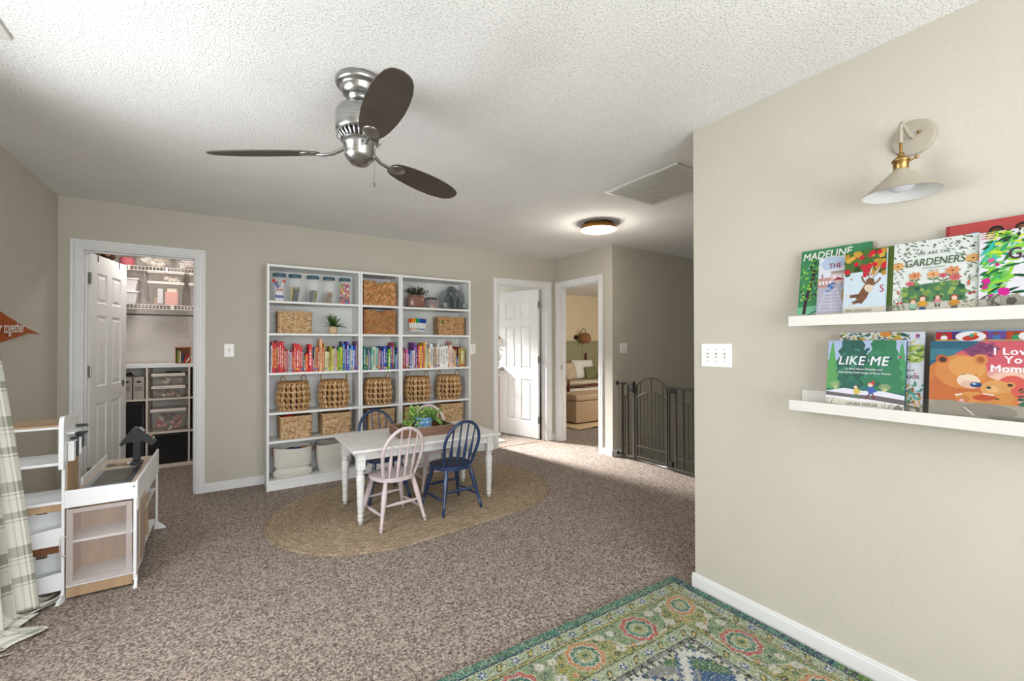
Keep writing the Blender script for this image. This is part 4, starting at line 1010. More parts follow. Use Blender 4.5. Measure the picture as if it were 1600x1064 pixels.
# ================================================================ spindle-back chairs
def chair(name, m):
    t = thing(name); zs = .315; th = .028
    poly = []
    for i in range(48):
        a = i*2*pi/48; ca, sa = cos(a), sin(a); e = 3.2 if sa > 0 else 2.5
        q = (abs(ca)**e+abs(sa)**e)**(-1/e); poly.append((q*ca*(.156 if sa > 0 else .15), q*sa*.15))
    MB().prism(poly, zs, zs+th).build('seat', m, t, bevel=.006, seg=3)
    LG = []
    for sx_ in (-1, 1):
        for sy_ in (-1, 1):
            p0 = Vector((sx_*.105, sy_*.105, zs+.002)); p1 = Vector((sx_*.171, sy_*.172, 0)); LG.append((p0, p1))
            prof = [(0, .013), (.1, .016), (.3, .0195), (.5, .017), (.75, .0125), (.885, .0105), (.89, .0145), (.915, .0145), (.92, .0115), (1, .0095)]
            MB().tube([p0+(p1-p0)*q for q, _ in prof], [r for _, r in prof], 14).build('leg', m, t)
    def on(k, q): return LG[k][0]+(LG[k][1]-LG[k][0])*q
    for a, b_, q in ((0, 1, .68), (2, 3, .68), (0, 2, .5), (1, 3, .5)):
        A, B = on(a, q), on(b_, q); pr = [(0, .006), (.2, .009), (.5, .0125), (.8, .009), (1, .006)]
        MB().tube([A+(B-A)*k for k, _ in pr], [r for _, r in pr], 12).build('stretcher', m, t)
    # bow, leaning back
    zt = .70; lean = lambda z: -.125-(z-zs-th)*.24
    def bow(s_):   # s_ -1..1
        a = s_*pi/2
        if abs(s_) > .55: q = (abs(s_)-.55)/.45; x = (.152-.034*q**1.3)*(1 if s_ > 0 else -1); z = zs+th+(1-q)*(.525-zs-th)
        else: q = s_/.55*pi/2; x = .152*sin(q); z = .525+(zt-.525)*cos(q)
        return Vector((x, lean(z)+(.036*max(0, abs(s_)-.3)**1.0), z-.004))
    pts = [bow(-1+2*i/40) for i in range(41)]
    MB().tube(pts, [.0125 if 3 < i < 37 else .0115 for i in range(41)], 12).build('back_bow', m, t)
    for k, x in enumerate((-.09, -.03, .03, .09)):
        q = math.asin(max(-1, min(1, x/.152*1.05)))/(pi/2)*.55; B = bow(q); A = Vector((x*.92, -.132+.02*abs(x)/.09, zs+th-.004)); B.z -= .006
        pr = [(0, .0065), (.12, .0075), (.3, .0135), (.45, .011), (.62, .0065), (1, .0058)]
        MB().tube([A+(B-A)*k_ for k_, _ in pr], [r for _, r in pr], 12).build('spindle', m, t)
    return t
PINK = mat('pink_paint', (208, 194, 196), .5, c2=(200, 186, 188), ns=6, bump=.1, bs=40)
NAVY = mat('navy_paint', (34, 52, 84), .3, c2=(44, 66, 100), ns=7, bump=.1, bs=40, coat=.3)
GC_ = 'kids chairs around the small table'
pk = chair('kids_chair', PINK); nv = chair('kids_chair', NAVY)
place(pk, (1.022, 3.2, ZF), math.radians(8.5), 'pale pink spindle-back chair, the nearest one, back to the camera', 'chair', GC_)
place(nv, (1.499, 3.215, ZF), math.radians(5.5), 'navy spindle-back chair on the near side of the table', 'chair', GC_)
place(nv, (1.113, 3.745, ZF), math.radians(180+3), 'navy spindle-back chair across the table, its back against the bookcases', 'chair', GC_)
place(pk, (1.60, 3.79, ZF), math.radians(180-4), 'pink spindle-back chair across the table behind the potted plant', 'chair', GC_)

# ---------------------------------------------------------------- tray and plant on the table
TRY = mat('tray_wood', (128, 96, 78), .6, c2=(108, 80, 64), ns=6, st=(1, 6, 6), bump=.1, bs=50)
TRE = mat('tray_worn_edge', (176, 158, 142), .6, ns=20)
t = thing('wooden_tray', (1.36, 3.485, tz), math.radians(-1), 'brown wooden tray with worn pale edges holding the blue pot', 'tray')
w2, d2, hh = .232, .142, .072
MB().box(-w2+.01, w2-.01, -d2+.01, d2-.01, .001, .010).build('tray_base', TRY, t)
for q in ((-w2, w2, -d2, -d2+.01), (-w2, w2, d2-.01, d2), (-w2, -w2+.01, -d2+.01, d2-.01), (w2-.01, w2, -d2+.01, d2-.01)):
    s_ = MB().box(q[0], q[1], q[2], q[3], .001, hh).build('tray_side', TRY, t, bevel=.0015)
    MB().box(q[0], q[1], q[2], q[3], hh+.0002, hh+.0016).build('worn_edge', TRE, s_)
t = thing('potted_plant', (1.375, 3.505, tz+.0105), 0, 'leafy green plant in a blue dimpled pot standing in the tray', 'potted plant')
BG = mat('blue_glaze', (104, 152, 200), .22, c2=(150, 184, 214), ns=30, coat=.6)
b = MB().smooth()
def pf(u, v):
    a = u*2*pi; z = .12*v; r_ = .066+.012*v; row = v*3.2; cu = u*14+(.5 if int(row) % 2 else 0)
    du_, dv_ = cu-math.floor(cu)-.5, row-math.floor(row)-.5; q = math.hypot(du_, dv_)
    r_ += -.007*max(0, 1-q/.42)**.6+(.002 if q > .42 else 0); return (r_*cos(a), r_*sin(a), z)
b.grid(140, 34, pf, cu=True); b.add([pf(i/28, 0) for i in range(28)], [tuple(range(28))[::-1]])
b.lathe([(.079, .12), (.078, .124), (.074, .123), (.072, .10), (0, .10)], 48, cap=False); b.build('pot', BG, t)
st = MB(); fr = MB()
for i in range(62):
    a = i*2.399; el = R.uniform(.12, 1.25); L_ = R.uniform(.09, .155); d = Vector((cos(a)*cos(el)*1.25, sin(a)*cos(el), sin(el)+.15)).normalized()
    P_ = arch(st, Vector((cos(a)*.05, sin(a)*.05, .105)), d, L_, .75 if el < .5 else .25, .0016, '5c7c34', 8)
    for j in range(2, 9):
        for s_ in (-1, 1):
            sd = Vector((R.uniform(-1, 1), R.uniform(-1, 1), R.uniform(-.2, .9)))+(P_[j]-P_[j-1]).normalized()
            leaf(fr, P_[j], sd, R.uniform(.026, .042), .014, R.choice(['6aa33e', '8cc254', '558f36', 'a2cc6a', 'bcd68a']), .35, segs=3)
for m_ in (st, fr): m_.V = [(x, y, max(z, .016+.0002*(i % 5))) if abs(y) < .12 else (x, y, max(z, .07)) for i, (x, y, z) in enumerate(m_.V)]
st.build('stem', LEAF, t); tag(fr.build('leaves', LEAF, t), None, None, None, 'stuff')
t = thing('wooden_caddy', (1.49, 3.53, tz+.0105), .05, 'dark wooden box at the plant pot side in the tray', 'box')
MB().box(-.05, .05, -.05, .05, 0, .075).build('box_body', mat('dark_oak', (92, 58, 34), .5, c2=(74, 44, 26), ns=6, st=(8, 8, 1)), t, bevel=.002)
# ================================================================ toy market stand by the closet door
KW = mat('toy_white_laminate', (226, 228, 230), .4, ns=6); OAK = mat('toy_oak_veneer', (178, 150, 118), .55, c2=(162, 134, 102), ns=4, st=(8, 8, 1), bump=.05, bs=40)
CORK = mat('chipboard_strip', (120, 76, 48), .8, c2=(96, 58, 34), ns=70)
PLA = mat('frosted_plastic', (214, 200, 196), .12, alpha=.13, ns=8); PLE = mat('frosted_plastic_edge', (208, 198, 198), .2, alpha=.42, ns=8)
DK = mat('toy_dark_grey', (44, 48, 52), .4, ns=8); SMK = mat('smoked_panel', (66, 62, 54), .3, c2=(78, 72, 62), ns=4); SIL = mat('toy_silver', (150, 158, 166), .35, .6, ns=10)
ks = thing('toy_market_stand', (-.69, 3.11, 0), 0, 'white and wood toy market stand with shelves and a checkout counter', 'play furniture')
def kb(name, m, x0, x1, y0, y1, z0, z1, bev=.002, par=None):   # coordinates relative to the stand
    return MB().box(x0, x1, y0, y1, z0, z1).build(name, m, par or ks, bevel=bev)
SX = -.385
kb('upright_panel', KW, -.012, .0, 0, .262, .03, .68)
b = MB(); b.M = Matrix(((0, 0, 1, 0), (1, 0, 0, 0), (0, 1, 0, 0), (0, 0, 0, 1)))
b.prism([(-.03, .672), (-.03, .90), (-.022, .925), (-.008, .935), (.235, .918), (.235, .69), (.2, .672)], -.016, .002); b.build('tool_board', KW, ks, bevel=.004)
kb('wood_side_panel', OAK, -.004, .004, .03, .235, .03, .70)
kb('shelf', KW, SX, -.012, 0, .262, .872, .884); kb('wood_top', OAK, SX, -.012, .004, .262, .8842, .893)
kb('shelf', KW, SX, -.012, 0, .262, .688, .703)
kb('shelf', KW, SX, -.012, 0, .262, .494, .508); kb('wood_rail', OAK, SX, -.012, .006, .016, .458, .4938)
kb('far_upright', KW, SX-.012, SX, 0, .262, .03, .9)
kb('bin_back', KW, SX, -.012, .10, .108, .06, .4938)
for zz in (.374, .147):
    b = MB(); b.M = Matrix(((1, 0, 0, 0), (0, 0, 1, .012), (0, 1, 0, 0), (0, 0, 0, 1)))
    pts = [(SX, zz-.088), (-.012, zz-.088)]; n_ = 14
    for i in range(n_+1):
        q = i/n_; x = -.012+(SX+.012)*q*.999; pts.append((x, zz-.034*(3*min(1, q*1.5)**2-2*min(1, q*1.5)**3)))
    b.prism(pts, -.009, 0); b.build('bin_front', KW, ks, bevel=.001)
    kb('bin_floor', KW, SX, -.012, .012, .1, zz-.088, zz-.078)
    s_ = MB(); s_.c('3c3830'); s_.box(-.125, -.085, .0985, .0998, zz+.055, zz+.085); s_.c('8a7a5c')  # dark patch painted for the dark of the hole in the bin back
    for q in range(3): s_.box(-.12+q*.012, -.112+q*.012, .098, .0992, zz+.06, zz+.08)
    s_.build('window_sticker', PAINTM, ks)
kb('cork_rail', CORK, SX, -.012, .006, .016, .2495, .2855)
# tool rack with small grey and white gadgets
tr_ = kb('tool_shelf', KW, .002, .03, .02, .20, .84, .848); kb('tool_shelf', KW, .002, .03, .02, .20, .795, .802)
for i, (y, z, w_, h, m) in enumerate([(.03, .70, .035, .10, KW), (.078, .715, .012, .1, DK), (.10, .72, .018, .085, KW), (.135, .73, .03, .06, KW), (.175, .74, .010, .07, DK), (.2, .745, .010, .07, SIL)]):
    kb('tool_plate', m, .004, .028+.006*(i % 3), y, y+w_, z, z+h, .002)
for y, z in ((.17, .86), (.2, .85), (.16, .815), (.2, .815)): kb('tool_clip', DK, .004, .045, y, y+.02, z, z+.008, .001)
# foot
def foot(x, y, rz, L_=.05):
    b = MB(); b.M = Matrix.Translation((x, y, 0)) @ Matrix.Rotation(rz, 4, 'Z')
    b.add([(-.008, -.0, .0), (.008, -.0, .0), (.011, -L_, 0), (-.011, -L_, 0), (-.007, .0, .05), (.007, .0, .05), (.006, -L_, .006), (-.006, -L_, .006)],
          [(0, 1, 2, 3), (4, 7, 6, 5), (0, 4, 5, 1), (3, 2, 6, 7), (0, 3, 7, 4), (1, 5, 6, 2)]); b.box(-.006, .006, 0, .02, 0, .05); b.build('foot', KW, ks, bevel=.001)
foot(-.006, .012, -.25); foot(.278, .012, .05); foot(.282, .87, 1.45, .045); foot(-.006, .25, 3.0); foot(SX, .012, 0)
# checkout counter: front 0..0.285 wide, 0.88 deep
W_, D_ = .285, .88
kb('front_board', KW, .0, W_, 0, .012, .468, .556, .003)
kb('side_board', KW, W_-.012, W_, .012, D_, .400, .560, .003); kb('side_board', KW, .004, .014, .27, D_, .470, .555, .003)
kb('counter_top', mat('toy_pale_oak', (206, 190, 172), .5, c2=(196, 178, 158), ns=4, st=(6, 1, 1)), .0142, W_-.012, .012, D_, .505, .518)
for z in (.515,):
    kb('rear_board', KW, .014, W_-.012, D_-.012, D_, .40, .505)
b = MB(); b.M = Matrix.Translation((W_-.016, -.0012, .535)) @ Matrix.Rotation(pi/2, 4, 'X'); b.lathe([(.005, 0), (.005, .001), (.002, .0012)], 12); b.build('bolt_cap', SIL, ks)
kb('corner_post', KW, W_-.018, W_-.004, 0, .014, .03, .468); kb('corner_post', KW, W_-.016, W_-.004, D_-.014, D_, .03, .40)
kb('corner_post', KW, .0, .010, .262, .274, .03, .47)
kb('bottom_shelf', KW, .004, W_-.018, .008, D_-.014, .062, .074); kb('middle_shelf', KW, .004, W_-.018, .03, D_-.014, .278, .290)
kb('back_partition', OAK, .010, W_-.03, .245, .253, .0742, .468); kb('wood_side_panel', OAK, .0045, .0095, .014, .262, .0742, .468)
kb('wood_skirt', OAK, .006, W_-.02, .004, .012, .012, .0618); kb('divider_panel', OAK, .012, W_-.02, .56, .568, .0742, .504)
kb('side_slide_panel', mat('hazy_panel', (176, 158, 142), .35, ns=5), W_-.003, W_+.003, .05, .24, .09, .44); kb('side_slide_panel', KW, W_-.010, W_-.006, .02, .26, .05, .40)
# transparent hinged door with a grab handle
dd = MB(); dd.box(.008, W_-.022, -.006, -.003, .076, .462); dr = dd.build('clear_door', PLA, ks)
e = MB()
for q in ((.008, .034, .076, .462), (W_-.046, W_-.022, .076, .462), (.034, W_-.046, .076, .098), (.034, W_-.046, .440, .462)): e.box(q[0], q[1], -.008, -.0062, q[2], q[3])
e.build('door_frame_rim', PLE, dr, bevel=.001)
MB().tube([(.012, -.008, .33), (-.008, -.016, .325), (-.012, -.018, .30), (-.012, -.018, .26), (-.008, -.016, .235), (.012, -.008, .23)], .004, 8).build('handle', PLE, dr)
# recessed tray, small slot, scanner on a post
kb('tray_frame', SIL, .036, .232, .142, .555, .5184, .5215, .001); kb('tray_insert', SMK, .062, .205, .165, .53, .5217, .524, .001)
kb('tray_bar', SIL, .036, .232, .142, .16, .5217, .5265, .001); kb('tray_bar', DK, .208, .23, .16, .555, .5217, .5265, .001)
kb('slot_recess', SMK, .04, .222, .65, .73, .5184, .5205, .001); kb('slot_tray', OAK, .085, .135, .66, .72, .5207, .524, .001); kb('slot_tray', KW, .14, .165, .665, .72, .5207, .526, .001)
rg = thing('toy_scanner', (-.492, 3.735, .5212), 0, 'black toy checkout display on a short post, standing on the counter', 'toy')
kb('base', DK, -.03, .03, -.025, .025, 0, .022, .003, rg); kb('post', BLACKM, -.019, .019, -.014, .014, .0222, .165, .003, rg)
b = MB(); b.M = Matrix.Rotation(pi/2, 4, 'X'); b.prism([(-.082, .142), (-.072, .130), (-.045, .150), (.035, .152), (.078, .118), (.098, .134), (.095, .148), (.006, .238), (-.012, .242), (-.024, .232)], -.035, .035); b.build('head', BLACKM, rg, bevel=.003)
for i in range(12):
    q = (i//3)/4; a = Vector((.058+.030*q, -.0365+.0*q, .192-.037*q)); r_ = (i % 3)
    b = MB().c(['e8e4d8', 'd8d0b8', 'c84848', '60a870'][(i*5+r_) % 4]); b.M = Matrix.Translation((.052+.011*(i//3), -.022+.018*r_, .1995-.0112*(i//3))) @ Matrix.Rotation(.795, 4, 'Y'); b.cb(0, 0, 0, .009, .013, .005); b.build('button', PAINTM, rg, bevel=.001)
b = MB().c('b8c0c0'); b.M = Matrix.Translation((.026, 0, .2265)) @ Matrix.Rotation(.795, 4, 'Y'); b.cb(0, 0, 0, .035, .05, .003); b.build('screen', PAINTM, rg)

# ================================================================ plaid curtain, spreading onto the carpet
def plaid_mat():
    m = mat('plaid_linen', (214, 212, 198), .9, ns=200, bump=.3, bs=350, bd=.001, sheen=.2); nt = m.node_tree; N = nt.nodes; L = nt.links
    b = N['Principled BSDF']; uv = N.new('ShaderNodeUVMap'); sp = N.new('ShaderNodeSeparateXYZ'); L.new(uv.outputs[0], sp.inputs[0])
    def band(out, per, ramp):
        d = N.new('ShaderNodeMath'); d.operation = 'DIVIDE'; d.inputs[1].default_value = per; L.new(out, d.inputs[0])
        fr = N.new('ShaderNodeMath'); fr.operation = 'FRACT'; L.new(d.outputs[0], fr.inputs[0])
        r = N.new('ShaderNodeValToRGB'); r.color_ramp.interpolation = 'CONSTANT'; e = r.color_ramp.elements; e[0].position = 0; e[1].position = ramp[0][0]
        e[0].color = (0, 0, 0, 1); e[1].color = (ramp[0][1],)*3+(1,)
        for p_, v_ in ramp[1:]: k = e.new(p_); k.color = (v_,)*3+(1,)
        L.new(fr.outputs[0], r.inputs[0]); return r.outputs[0]
    R1 = [(.08, .85), (.24, 0), (.27, .7), (.29, 0), (.34, .4), (.36, 0), (.55, .85), (.65, 0), (.68, .7), (.70, 0)]
    a = band(sp.outputs['X'], .30, R1); c = band(sp.outputs['Y'], .30, R1)
    ad = N.new('ShaderNodeMath'); ad.operation = 'ADD'; L.new(a, ad.inputs[0]); L.new(c, ad.inputs[1])
    ml = N.new('ShaderNodeMath'); ml.operation = 'MULTIPLY'; ml.inputs[1].default_value = .5; L.new(ad.outputs[0], ml.inputs[0])
    r = N.new('ShaderNodeValToRGB'); r.color_ramp.elements[0].color = lin((222, 220, 210)); r.color_ramp.elements[1].color = lin((104, 110, 90)); L.new(ml.outputs[0], r.inputs[0])
    L.new(r.outputs[0], b.inputs['Base Color']); return m
PLAID = plaid_mat()
def sheet(name, nu, nv, f, su, sv, par, m, thick=.0015):
    me = bpy.data.meshes.new(name); vs_ = [f(i/(nu-1), j/(nv-1)) for j in range(nv) for i in range(nu)]
    fs = [(j*nu+i, j*nu+i+1, (j+1)*nu+i+1, (j+1)*nu+i) for j in range(nv-1) for i in range(nu-1)]
    me.from_pydata(vs_, [], fs); me.materials.append(m); uvl = me.uv_layers.new(name='UVMap')
    for p_ in me.polygons:
        p_.use_smooth = True
        for li in p_.loop_indices:
            k = me.loops[li].vertex_index; uvl.data[li].uv = ((k % nu)/(nu-1)*su, (k//nu)/(nv-1)*sv)
    o = bpy.data.objects.new(name, me); COL.objects.link(o)
    if par: o.parent = par
    s_ = o.modifiers.new('thickness', 'SOLIDIFY'); s_.thickness = thick; return o
def curtain(u, v):
    # v 0 = top (z 2.2) .. 1 = hem; u along wall from far edge to near
    z = 2.2*(1-min(1, v/.86)); fl_ = max(0, 1-z/1.5)
    y = 3.00-u*.42+.04*fl_*(1-u); x = -.975+.105*(1-u)*(1-z/2.2)+.072*fl_*(1-u)**1.5+.032*sin(u*34+.6)*(1+.35*fl_)+.012*sin(u*19+z*2)
    if v > .86:
        q = (v-.86)/.14; x += .0*q; z = .006+.028*abs(sin(u*14+q*2.2))*(1-q*.6)+.012*(1-q); x += q*(.11+.06*sin(u*17)); y += q*(.16*sin(u*7+.8)+.05)*(1-u)
    else: z += .02
    return (x, y, z)
ct = thing('curtain', (0, 0, 0), 0, 'floor-length cream curtain with green-grey plaid pooling beside the toy stand', 'curtain')
sheet('curtain_panel', 220, 130, curtain, 1.5, 2.5, ct, PLAID)
# folds of the hem lying on the carpet
def hem(P0, P1, P2, P3, h, ph):
    def f(u, v):
        a = Vector(P0)*(1-u)*(1-v)+Vector(P1)*u*(1-v)+Vector(P2)*u*v+Vector(P3)*(1-u)*v
        return (a.x, a.y, .006+h*sin(pi*u)**.7*(1-v**1.6)*(.75+.25*sin(v*5+ph))+.008*abs(sin(u*9+ph))*(1-v)+.006)
    return f
sheet('hem_fold', 30, 24, hem((-.88, 2.93), (-.80, 3.06), (-.735, 3.215), (-.80, 3.02), .10, .3), .30, .28, ct, PLAID)
sheet('hem_fold', 30, 24, hem((-.90, 2.82), (-.84, 3.0), (-.755, 3.02), (-.80, 2.90), .085, 1.3), .30, .28, ct, PLAID)
sheet('hem_fold', 30, 24, hem((-.95, 2.72), (-.88, 2.9), (-.80, 2.90), (-.84, 2.78), .09, 2.1), .30, .28, ct, PLAID)
# rod and rings above
rd = thing('curtain_rod', (0, 0, 0), 0, 'thin black curtain rod above the left window', 'curtain rod')
MB().tube([(-.99, .1, 2.235), (-.99, 3.1, 2.235)], .009, 10).ball((-.99, 3.12, 2.235), .02).build('rod', BLACKM, rd)
for y in (.2, 3.0): MB().tube([(XL, y, 2.235), (-.99, y, 2.235)], .007, 8).build('bracket', BLACKM, rd)

# ================================================================ felt pennant on the left wall
FELT = mat('rust_felt', (170, 84, 30), .95, c2=(152, 72, 24), ns=40, bump=.3, bs=200)
pn = thing('felt_pennant', (XL+.004, 4.24, 1.366), 0, 'rust felt pennant with white script on the left wall', 'pennant')
b = MB()
N_ = 24; v = []
for i in range(N_+1):
    q = i/N_; y = -q*.95; ox = .006+.02*max(0, 1-q*6)+.003*sin(q*9); hu = .205*q; hl = .115*q-.03*min(1, q*6)*(1-q)
    zt_ = .012*q*0+hu; zb = -hl
    for dx in (0, .002): v += [(ox+dx, y, zt_), (ox+dx, y, zb)]
f = []
for i in range(N_):
    a = i*4; c_ = a+4; f += [(a+2, a+3, c_+3, c_+2), (a, c_, c_+1, a+1), (a, a+2, c_+2, c_), (a+1, c_+1, c_+3, a+3)]
f += [(N_*4, N_*4+2, N_*4+3, N_*4+1)]
b.add(v, f); b.build('felt_body', FELT, pn)
tx = MB().c('f2ece0'); tx.M = Matrix.Translation((.0125, 0, 0)) @ Matrix(((0, 0, 1, 0), (1, 0, 0, 0), (0, 1, 0, 0), (0, 0, 0, 1)))
tx.text('better together', -.80, -.012, .095, z=.0022, bold=.012, shear=.35, rot=.045, sx=.92)
tx.build('lettering', PAINTM, pn)

# ================================================================ stair gate
GM = mat('gate_bronze', (70, 66, 58), .45, .35, c2=(78, 74, 66), ns=10)
gt = thing('stair_gate', (3.80, YC, 0), -pi/2, 'dark bronze metal stair gate with an arched swinging door', 'baby gate')
# local x runs from the stair wall toward the near wall (world -Y)
def bar(name, x0, x1, z0, z1, par=gt, w_=.016, d=.02):
    return MB().box(x0, x1, -d/2, d/2, z0, z1).build(name, GM, par, bevel=.003)
def vb(x, z0, z1, par, r=.0055): return MB().tube([(x, 0, z0), (x, 0, z1)], r, 8).build('bar', GM, par)
left = bar('frame_post', .078, .094, .03, .86); bar('frame_post', .152, .172, .03, .84); bar('frame_post', .232, .268, .02, .88); 
MB().box(.078, .25, -.012, .012, .835, .86).build('top_rail', GM, gt, bevel=.002); MB().box(.078, .25, -.012, .012, .025, .05).build('bottom_rail', GM, gt, bevel=.002)
for z in (.70, .145): MB().box(.094, .232, -.006, .006, z-.006, z+.006).build('cross_rail', GM, gt)
vb(.123, .145, .70, gt)
for z in (.845, .04):
    MB().tube([(.0, 0, z), (.08, 0, z)], .006, 8).build('pressure_bolt', BLACKM, gt)
    b = MB(); b.M = Matrix.Rotation(pi/2, 4, 'Y'); b.lathe([(.022, 0), (.024, .006), (.018, .016), (.014, .02)], 20, (-z, 0, 0)); b.build('wall_cup', BLACKM, gt)
MB().tube([(0, 0, .84), (.03, -.01, .80), (.05, -.012, .72), (.045, -.01, .66)], .0012, 5).build('cord', BLACKM, gt)
MB().box(.205, .262, -.028, -.010, .765, .812).box(.232, .262, -.026, .014, .812, .875).build('latch', BLACKM, gt, bevel=.003)
# arched door
dp = gt
def arcz(x, zt, r0): q = (x-.49)/.20; return zt-(1-math.sqrt(max(0, 1-q*q*.72)))*r0
bar('door_stile', .282, .298, .045, .835); bar('door_stile', .682, .700, .045, .835)
for zt, nm in ((.93, 'arched_top_rail'), (.775, 'arched_mid_rail')):
    MB().tube([(.29+.40*i/24, 0, arcz(.29+.40*i/24, zt, .20)) for i in range(25)], .0085, 8, sy=1.1).build(nm, GM, gt)
MB().box(.29, .69, -.008, .008, .05, .07).build('door_bottom_rail', GM, gt); MB().box(.29, .69, -.006, .006, .172, .186).build('cross_rail', GM, gt)
for i in range(7):
    x = .29+.40*(i+1)/8*1.0; full = i in (0, 3, 6) or i in (1, 5)
    vb(x, .07 if i in (0, 3, 5) else .18, arcz(x, .93 if i in (0, 3, 6) else .775, .20), gt, .006 if i in (0, 3) else .005)
# hinge side and extension panel
bar('frame_post', .712, .724, .03, .84); bar('frame_post', .780, .806, .02, .85); MB().box(.70, .80, -.008, .008, .838, .856).build('top_rail', GM, gt)
MB().box(.735, .79, -.016, .014, .795, .845).build('hinge_cap', BLACKM, gt, bevel=.003); MB().box(.725, .765, -.018, .016, .05, .10).build('hinge_cap', BLACKM, gt, bevel=.003)
MB().box(.70, 1.21, -.012, .012, .835, .86).build('top_rail', GM, gt, bevel=.002); MB().box(.70, 1.21, -.012, .012, .02, .045).build('bottom_rail', GM, gt, bevel=.002)
bar('frame_post', .875, .892, .04, .84); bar('frame_post', 1.19, 1.206, .03, .86)
for z in (.70, .145): MB().box(.80, 1.19, -.006, .006, z-.006, z+.006).build('cross_rail', GM, gt)
for x in (.94, .985, 1.03, 1.08, 1.13): vb(x, .145 if x != .985 else .045, .70 if x != .985 else .84, gt)
ST(MB().box(3.86, 3.885, 2.42, YC, -.18, .004).build('trim_8', WHITE))

# ================================================================ picture ledges
LED = mat('ledge_white', (208, 206, 200), .45, ns=6)
for z, lb in ((1.376, 'upper white picture ledge holding a row of picture books'), (1.028, 'lower white picture ledge with the bear book')):
    t = thing('picture_ledge', (XN, .3475, z), 0, lb, 'shelf')
    MB().box(-.115, 0, -.5765, .5765, 0, .012).build('ledge_floor', LED, t, bevel=.001)
    MB().box(-.012, 0, -.5765, .5765, .0122, .072).build('back_rail', LED, t, bevel=.001)
    MB().box(-.127, -.1152, -.5765, .5765, -.006, .036).build('front_lip', LED, t, bevel=.0015)
# ================================================================ picture books on the ledges
class Art:
    """flat printed artwork on a cover: layered coloured shapes, u right 0..w, v up 0..h"""
    def __init__(s, w_, h): s.b = MB(); s.w, s.h, s.k = w_, h, 0; s.clipbox = None
    def z(s): s.k += 1; return .0003+s.k*.000005
    def poly(s, pts, c_):
        c_ = dim(c_); P = clip(pts, 0, 0, s.w, s.h)
        if len(P) < 3: return s
        z = s.z(); s.b.c(c_); s.b.add([(x, y, z) for x, y in P], [tuple(range(len(P)))]); return s
    def rect(s, x0, y0, x1, y1, c_): return s.poly([(x0, y0), (x1, y0), (x1, y1), (x0, y1)], c_)
    def ell(s, x, y, rx, ry, c_, rot=0, n=20, a0=0, a1=2*pi):
        return s.poly([(x+rx*cos(a)*cos(rot)-ry*sin(a)*sin(rot), y+rx*cos(a)*sin(rot)+ry*sin(a)*cos(rot)) for a in [a0+(a1-a0)*i/n for i in range(n)]], c_)
    def leafp(s, x, y, L_, w_, rot, c_):
        pts = [(L_*t_, w_*sin(pi*t_)/2) for t_ in (0, .2, .4, .6, .8, 1)]+[(L_*t_, -w_*sin(pi*t_)/2) for t_ in (.8, .6, .4, .2)]
        return s.poly([(x+a*cos(rot)-b_*sin(rot), y+a*sin(rot)+b_*cos(rot)) for a, b_ in pts], c_)
    def line(s, pts, w_, c_):
        for (x0, y0), (x1, y1) in zip(pts, pts[1:]):
            d = math.hypot(x1-x0, y1-y0) or 1; nx, ny = -(y1-y0)/d*w_/2, (x1-x0)/d*w_/2
            s.poly([(x0+nx, y0+ny), (x0-nx, y0-ny), (x1-nx, y1-ny), (x1+nx, y1+ny)], c_)
        return s
    def blob(s, x, y, r, c_, n=14, j=.2, sx=1):
        return s.poly([(x+r*sx*(1+R.uniform(-j, j))*cos(i*2*pi/n), y+r*(1+R.uniform(-j, j))*sin(i*2*pi/n)) for i in range(n)], c_)
    def text(s, t_, x, y, size, c_, **k):
        s.b.c(dim(c_)); s.b.text(t_, x, y, size, z=s.z()+.00002, **k); s.k += 10; return s
    def flower(s, x, y, r, c_, core, n=7, flat=.6):
        for i in range(n): a = i*2*pi/n; s.ell(x+cos(a)*r*.55, y+sin(a)*r*.55*flat, r*.5, r*.42*flat, c_, a)
        return s.ell(x, y, r*.2, r*.2*flat, core)
def dim(h, k=.74): c_ = lin(h); return tuple(q*k for q in c_[:3])+(1,)
def clip(pts, x0, y0, x1, y1):
    def cut(P, ins, inter):
        out = []
        for i in range(len(P)):
            a, b_ = P[i-1], P[i]
            if ins(b_):
                if not ins(a): out.append(inter(a, b_))
                out.append(b_)
            elif ins(a): out.append(inter(a, b_))
        return out
    P = list(pts)
    for ax, val, sg in ((0, x0, 1), (0, x1, -1), (1, y0, 1), (1, y1, -1)):
        if not P: return []
        def inter(a, b_, ax=ax, val=val):
            t_ = (val-a[ax])/(b_[ax]-a[ax]); return (a[0]+(b_[0]-a[0])*t_, a[1]+(b_[1]-a[1])*t_)
        P = cut(P, lambda q, ax=ax, val=val, sg=sg: (q[ax]-val)*sg >= 0, inter)
    return P
COVER = mat('book_cover_print', (255, 255, 255), .5, attr=True, c2=.04, ns=30, spec=.3)
BOARD = mat('cover_board', (255, 255, 255), .45, attr=True, c2=.06, ns=30)
def ledge_book(yl, zb, w_, h, xb, lean, thick, board, art, label, pages='e8e4d6'):
    """yl: world Y of the left bottom corner, book faces -X and leans back by `lean` radians"""
    # local axes: x -> world -Y, y -> up (leaning to +X), z -> outwards (-X)
    cl, sl = cos(lean), sin(lean)
    o = MB(); o.c(dim(board)); o.box(0, w_, 0, h, -.003, 0); o.box(0, w_, 0, h, -thick, -thick+.003); o.box(0, .003, 0, h, -thick+.003, -.003)
    o.c(pages); o.box(.003, w_-.004, .004, h-.004, -thick+.003, -.003)
    bk = o.build('picture_book', BOARD, bevel=0)
    bk.matrix_world = Matrix(((0, sl, -cl, xb), (-1, 0, 0, yl), (0, cl, sl, zb), (0, 0, 0, 1)))
    tag(bk, label, 'book')
    if art: a = art.b.build('cover_art', COVER, bk)
    return bk
ZU, ZL = 1.3902, 1.0422
